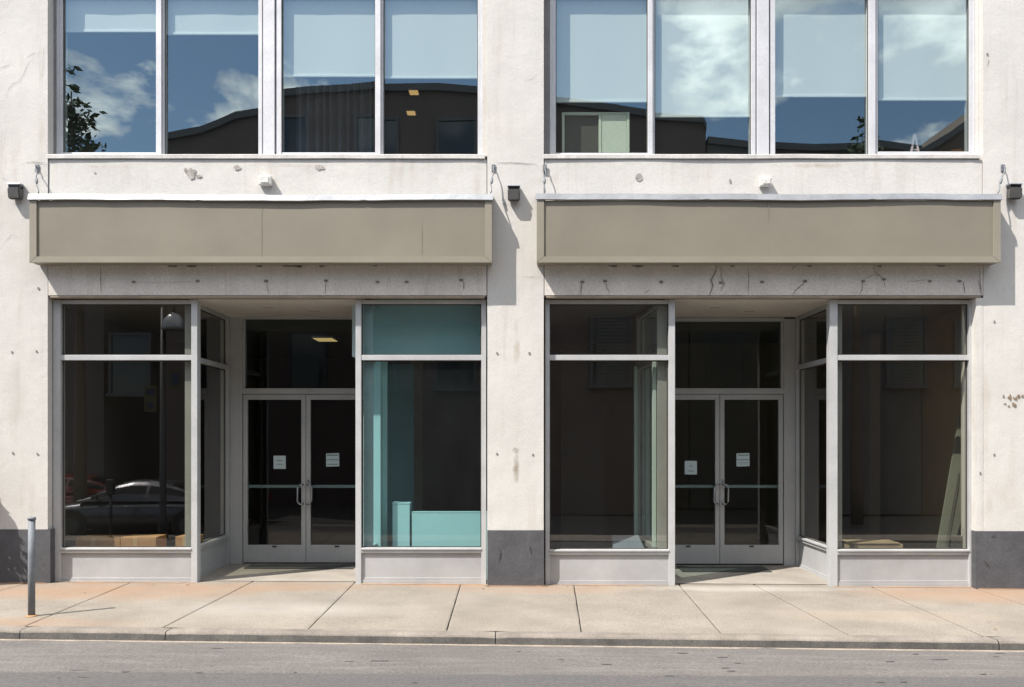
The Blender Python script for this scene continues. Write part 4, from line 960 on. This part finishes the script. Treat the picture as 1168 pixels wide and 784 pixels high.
# cars
def car_mesh(paint, lab, loc, rz, kind_group='cars parked across the street'):
    t = empty('parked_car', (0,0,0)); tag(t, lab, 'car', kind_group)
    def interp(tab, x):
        for (a, va), (b, vb) in zip(tab, tab[1:]):
            if a <= x <= b:
                f = (x-a)/(b-a); f = f*f*(3-2*f) if len(tab) < 9 else f; return va + (vb-va)*f
        return tab[-1][1] if x > tab[-1][0] else tab[0][1]
    top = [(-2.32,.55),(-2.25,.78),(-1.95,.95),(-1.3,.98),(-.6,.97),(.4,.95),(1.1,.92),(1.7,.84),(2.15,.70),(2.32,.50)]
    wid = [(-2.32,.66),(-2.15,.80),(-1.6,.89),(-.5,.91),(.7,.91),(1.5,.89),(2.1,.80),(2.32,.62)]
    bot = [(-2.32,.36),(-2.1,.26),(-1.5,.20),(1.5,.20),(2.1,.24),(2.32,.34)]
    mb = MB(); rows = []; ns = 46; nk = 18
    for i in range(ns+1):
        x = -2.32 + 4.64*i/ns; w, zt, z0 = interp(wid, x), interp(top, x), interp(bot, x); r = []
        zc, hh = (zt+z0)/2, (zt-z0)/2
        for k in range(nk):
            a = 2*math.pi*k/nk; ca, sa = math.cos(a), math.sin(a); e = .42
            y = w*math.copysign(abs(ca)**e, ca); z = zc + hh*math.copysign(abs(sa)**.62, sa)
            r.append(mb.V((x, y, z)))
        rows.append(r)
    for r0, r1 in zip(rows, rows[1:]):
        for k in range(nk): mb.bm.faces.new((r0[k], r0[(k+1)%nk], r1[(k+1)%nk], r1[k]))
    mb.bm.faces.new(rows[0]); mb.bm.faces.new(rows[-1][::-1])
    mb.build('body', paint, t, True)
    # greenhouse: roof skin and glass come from one surface
    prof = [(-1.85,.955),(-1.55,1.10),(-1.15,1.28),(-.75,1.40),(-.35,1.445),(.05,1.44),(.40,1.36),(.75,1.20),(1.05,1.05),(1.30,.93)]
    def zt(x): return interp(prof + [(1.31,.92)], x)
    nb, nk2 = 44, 22
    P = []
    for i in range(nb+1):
        x = -1.85 + 3.15*i/nb; z1 = zt(x); z0 = .92; h = max(.0, z1-z0); wb = .85; wt = .85 - .42*h
        row = []
        for k in range(nk2+1):
            f = k/nk2  # 0 one side .. 1 other side
            a = math.pi*(f); ca, sa = math.cos(a), math.sin(a)
            zz = h*(abs(sa)**.55); y = math.copysign(abs(ca)**.5, ca)*(wb + (wt-wb)*(zz/h if h > 1e-4 else 0))
            row.append(Vector((x, y, z0 + zz)))
        P.append(row)
    roof, gl = MB(), MB()
    def is_glass(x, k):
        f = (k+.5)/nk2; side = f < .26 or f > .74; h = zt(x)-.92
        if side:
            if not (-1.45 < x < .95): return False
            if -.42 < x < -.32: return False
            return (f > .03 and f < .20) or (f < .97 and f > .80)
        return (.30 < x < 1.24) or (-1.80 < x < -.95)
    cache = {0: {}, 1: {}}
    for i in range(nb):
        for k in range(nk2):
            x = (P[i][k].x + P[i+1][k].x)/2; g = is_glass(x, k); mb = gl if g else roof; c = cache[1 if g else 0]; q = []
            for (ii, kk) in ((i,k), (i,k+1), (i+1,k+1), (i+1,k)):
                if (ii, kk) not in c: c[(ii,kk)] = mb.V(P[ii][kk])
                q.append(c[(ii,kk)])
            mb.bm.faces.new(q)
    roof.build('roof', paint, t, True); gl.build('window_glass', M['carglass'], t, True)
    for sx_ in (-1.42, 1.40):
        for sy in (-1, 1):
            mb = MB(); mb.tube([(sx_, sy*.915, .33), (sx_, sy*.918, .33)], [.40,.40], 28); mb.build('wheel_arch', M['rubber'], t)
            mb = MB(); mb.tube([(sx_, sy*.70, .325), (sx_, sy*.915, .325), (sx_, sy*.93, .325)], [.325,.325,.30], 28); wl = mb.build('wheel', M['rubber'], t, True)
            mb = MB(); mb.tube([(sx_, sy*.931, .325), (sx_, sy*.938, .325)], [.21,.19], 10); mb.build('rim', M['lampbody'], wl)
    for sy in (-1, 1):
        mb = MB(); mb.box(2.12, 2.25, sy*.45, sy*.72, .56, .70, .03); mb.build('headlight', M['headlamp'], t)
        mb = MB(); mb.box(-2.29, -2.15, sy*.48, sy*.78, .68, .84, .03); mb.build('tail_light', M['taillamp'], t)
        mb = MB(); mb.box(.72, .86, sy*.88, sy*1.03, .96, 1.08, .03); mb.build('mirror', paint, t)
        for hx_ in (.0, -1.0):
            mb = MB(); mb.box(hx_-.1, hx_+.1, sy*.905, sy*.93, .80, .83, .008); mb.build('door_handle', M['chrome'], t)
    mb = MB(); mb.box(2.26, 2.33, -.4, .4, .42, .56, .02); mb.build('grille', M['rubber'], t)
    t.location = loc; t.rotation_euler = (0, 0, rz); t.scale = (1.1, 1.1, 1.1)
    return t
cz = -1.03
car_mesh(M['carpaint'], 'dark blue sedan parked across the street by the street lamp', (RX(166,-14.0), -14.0, cz-.02), math.pi)
car_mesh(M['carred'], 'red sedan parked across the street behind the dark blue one', (RX(78,-17.2), -17.2, cz), math.pi)

# trees
def tree(x, y, z0, h, crown0, rad, seed, lab, nl=2600, leaf=.13, cat='tree', grp='trees across the street'):
    rt = random.Random(seed); t = empty('street_tree', (x, y, z0)); tag(t, lab, cat, grp)
    mb = MB(); pts = []; n = 10
    for i in range(n+1):
        f = i/n; pts.append(Vector((x + .25*math.sin(f*3+seed)*f, y + .2*math.sin(f*2.3+seed*2)*f, z0 + h*.96*f)))
    mb.tube(pts, [.02 + h*.014*(1-i/n) for i in range(n+1)], 9)
    tips = []
    for k in range(26):
        f = rt.uniform(crown0, .95); b = pts[0].lerp(pts[-1], f); i = f*n; b = pts[int(i)].lerp(pts[min(n,int(i)+1)], i-int(i))
        a = rt.uniform(0, 2*math.pi); L = rad * (1.05 - (f-crown0)/(1-crown0)*.85) * rt.uniform(.6, 1.1)
        e = b + Vector((math.cos(a)*L, math.sin(a)*L, L*rt.uniform(.35, 1.0)))
        mid = b.lerp(e, .5) + Vector((0,0,-.06*L)); mb.tube([b, mid, e], [.035, .022, .008], 6)
        for q in (.45, .65, .8, .92, 1.0): tips.append((b.lerp(e, q), .20 + .32*rt.random()))
    tips += [(pts[-1] + Vector((0,0,h*.04)), .2), (pts[-1], .35), (pts[-2], .4)]
    mb.build('trunk', M['bark'], t, True)
    mb = MB()
    for k in range(nl):
        c, s = rt.choice(tips); s *= rad/1.3
        p = c + Vector((rt.gauss(0,1), rt.gauss(0,1), rt.gauss(0,.8)))*s*.62
        a = Vector((rt.uniform(-1,1), rt.uniform(-1,1), rt.uniform(-.6,.6))).normalized(); b = a.cross(Vector((rt.uniform(-1,1), rt.uniform(-1,1), rt.uniform(-1,1)))).normalized()
        l = leaf*rt.uniform(.6, 1.3)
        mb.quad(p - a*l, p + b*l*.45, p + a*l, p - b*l*.45)
    mb.build('crown', M['leaf'], t, recalc=False) if False else mb.build('crown', M['leaf'], t)
tree(RX(92,-16), -16.0, GF, RZ(84,-16)-GF, .58, 1.25, 2, 'tall slender tree across the street by the low grey building')
tree(RX(977,-16.5), -16.5, GF, RZ(137,-16.5)-GF, .66, 1.0, 5, 'smaller slender tree across the street before the grey terrace', 2000)
# unseen potted shrub, added out of view to cast the shadow on the pier
px_, py_ = -6.42, -.36
t = empty('shadow_shrub', (px_, py_, ground(px_))); tag(t, 'added leafy shrub in a pot, out of view, casting the pier shadow', 'shadow caster')
z0 = ground(px_)+.002
mb = MB(); mb.tube([(px_,py_,z0), (px_,py_,z0+.40), (px_,py_,z0+.405), (px_,py_,z0+.46)], [.16,.22,.25,.25], 22); mb.build('pot', M['pot'], t, True)
mb = MB(); mb.tube([(px_,py_,z0+.4), (px_+.02,py_,z0+.9), (px_,py_,z0+1.5)], [.025,.02,.01], 8); mb.build('stem', M['bark'], t, True)
rt = random.Random(11); mb = MB()
for k in range(1500):
    f = rt.random(); rr_ = .33*math.sin(math.pi*min(1, .12 + f*.85)); a = rt.uniform(0, 2*math.pi); q = math.sqrt(rt.random())*rr_*(1+.3*mnoise.noise((a*2, f*5, 0)))
    p = Vector((px_ + q*math.cos(a), py_ + q*.8*math.sin(a), z0 + .55 + 1.25*f))
    a_ = Vector((rt.uniform(-1,1), rt.uniform(-1,1), rt.uniform(-1,1))).normalized(); b_ = a_.cross(Vector((rt.uniform(-1,1), rt.uniform(-1,1), rt.uniform(-1,1)))).normalized(); l = rt.uniform(.03,.055)
    mb.quad(p-a_*l, p+b_*l*.5, p+a_*l, p-b_*l*.5)
mb.build('foliage', M['leaf'], t)

# ------------------------------------------------------------------ light, sky, camera
AZ, EL = 54.0, 53.0
sd = Vector((-math.cos(R(EL))*math.sin(R(AZ)), -math.cos(R(EL))*math.cos(R(AZ)), math.sin(R(EL))))
sl = bpy.data.lights.new('sun', 'SUN'); sl.energy = 4.5; sl.angle = R(.5); sl.color = (1.0, .945, .87)
so = bpy.data.objects.new('sun', sl); C.objects.link(so); so.rotation_euler = sd.to_track_quat('Z', 'Y').to_euler(); so.location = sd*40

w = bpy.data.worlds.new('World'); bpy.context.scene.world = w; w.use_nodes = True
nt = w.node_tree; nt.nodes.clear(); L = nt.links
out = N(nt, 'ShaderNodeOutputWorld'); bg = N(nt, 'ShaderNodeBackground'); bg.inputs[1].default_value = .12; L.new(bg.outputs[0], out.inputs[0])
sky = N(nt, 'ShaderNodeTexSky', sky_type='NISHITA', sun_disc=False); sky.sun_elevation = R(EL); sky.sun_rotation = R(180+AZ); sky.air_density = 1.0; sky.dust_density = .3; sky.ozone_density = 1.2
co = N(nt, 'ShaderNodeTexCoord').outputs['Generated']
mp = N(nt, 'ShaderNodeMapping'); mp.inputs['Scale'].default_value = (1.0, 1.0, 1.9); mp.inputs['Location'].default_value = (2.16, .6, 1.2); L.new(co, mp.inputs[0])
n1 = N(nt, 'ShaderNodeTexNoise'); n1.inputs['Scale'].default_value = 4.6; n1.inputs['Detail'].default_value = 10; n1.inputs['Roughness'].default_value = .58; n1.inputs['Distortion'].default_value = .15; L.new(mp.outputs[0], n1.inputs['Vector'])
sz = N(nt, 'ShaderNodeSeparateXYZ'); L.new(co, sz.inputs[0])
mr = N(nt, 'ShaderNodeMapRange', interpolation_type='SMOOTHSTEP'); L.new(sz.outputs[2], mr.inputs[0]); mr.inputs[1].default_value = .45; mr.inputs[2].default_value = .75; mr.inputs[3].default_value = 0; mr.inputs[4].default_value = .17
ad = N(nt, 'ShaderNodeMath', operation='ADD'); L.new(n1.outputs['Fac'], ad.inputs[0]); L.new(mr.outputs[0], ad.inputs[1])
cm = ramp(nt, ad.outputs[0], .53, .61)
n2 = N(nt, 'ShaderNodeTexNoise'); n2.inputs['Scale'].default_value = 9; n2.inputs['Detail'].default_value = 6; L.new(mp.outputs[0], n2.inputs['Vector'])
cc = ramp(nt, n2.outputs['Fac'], .3, .75, (4.5,4.8,5.3,1), (17,16.8,16.5,1))
L.new(mixc(nt, cm, sky.outputs[0], cc), bg.inputs[0])

cam = bpy.data.cameras.new('camera'); co_ = bpy.data.objects.new('camera', cam); C.objects.link(co_)
co_.location = (0, -DIST, EYE); co_.rotation_euler = (R(90), 0, 0)
cam.sensor_width = 36; cam.lens = 36*UNIT/1168; cam.clip_end = 3000; cam.clip_start = .05
cam.shift_x = 0; cam.shift_y = (500-392)/1168
sc = bpy.context.scene; sc.camera = co_
sc.view_settings.view_transform = 'Standard'; sc.view_settings.look = 'None'; sc.view_settings.exposure = .84; sc.view_settings.gamma = 1
sc.view_settings.use_curve_mapping = False
sc.render.engine = 'CYCLES'
cy = sc.cycles
cy.max_bounces = 8; cy.diffuse_bounces = 4; cy.glossy_bounces = 4; cy.transparent_max_bounces = 16
cy.use_denoising = True; cy.denoising_prefilter = 'ACCURATE'; cy.denoising_input_passes = 'RGB_ALBEDO_NORMAL'; cy.caustics_reflective = False; cy.caustics_refractive = False
cy.sample_clamp_indirect = 6
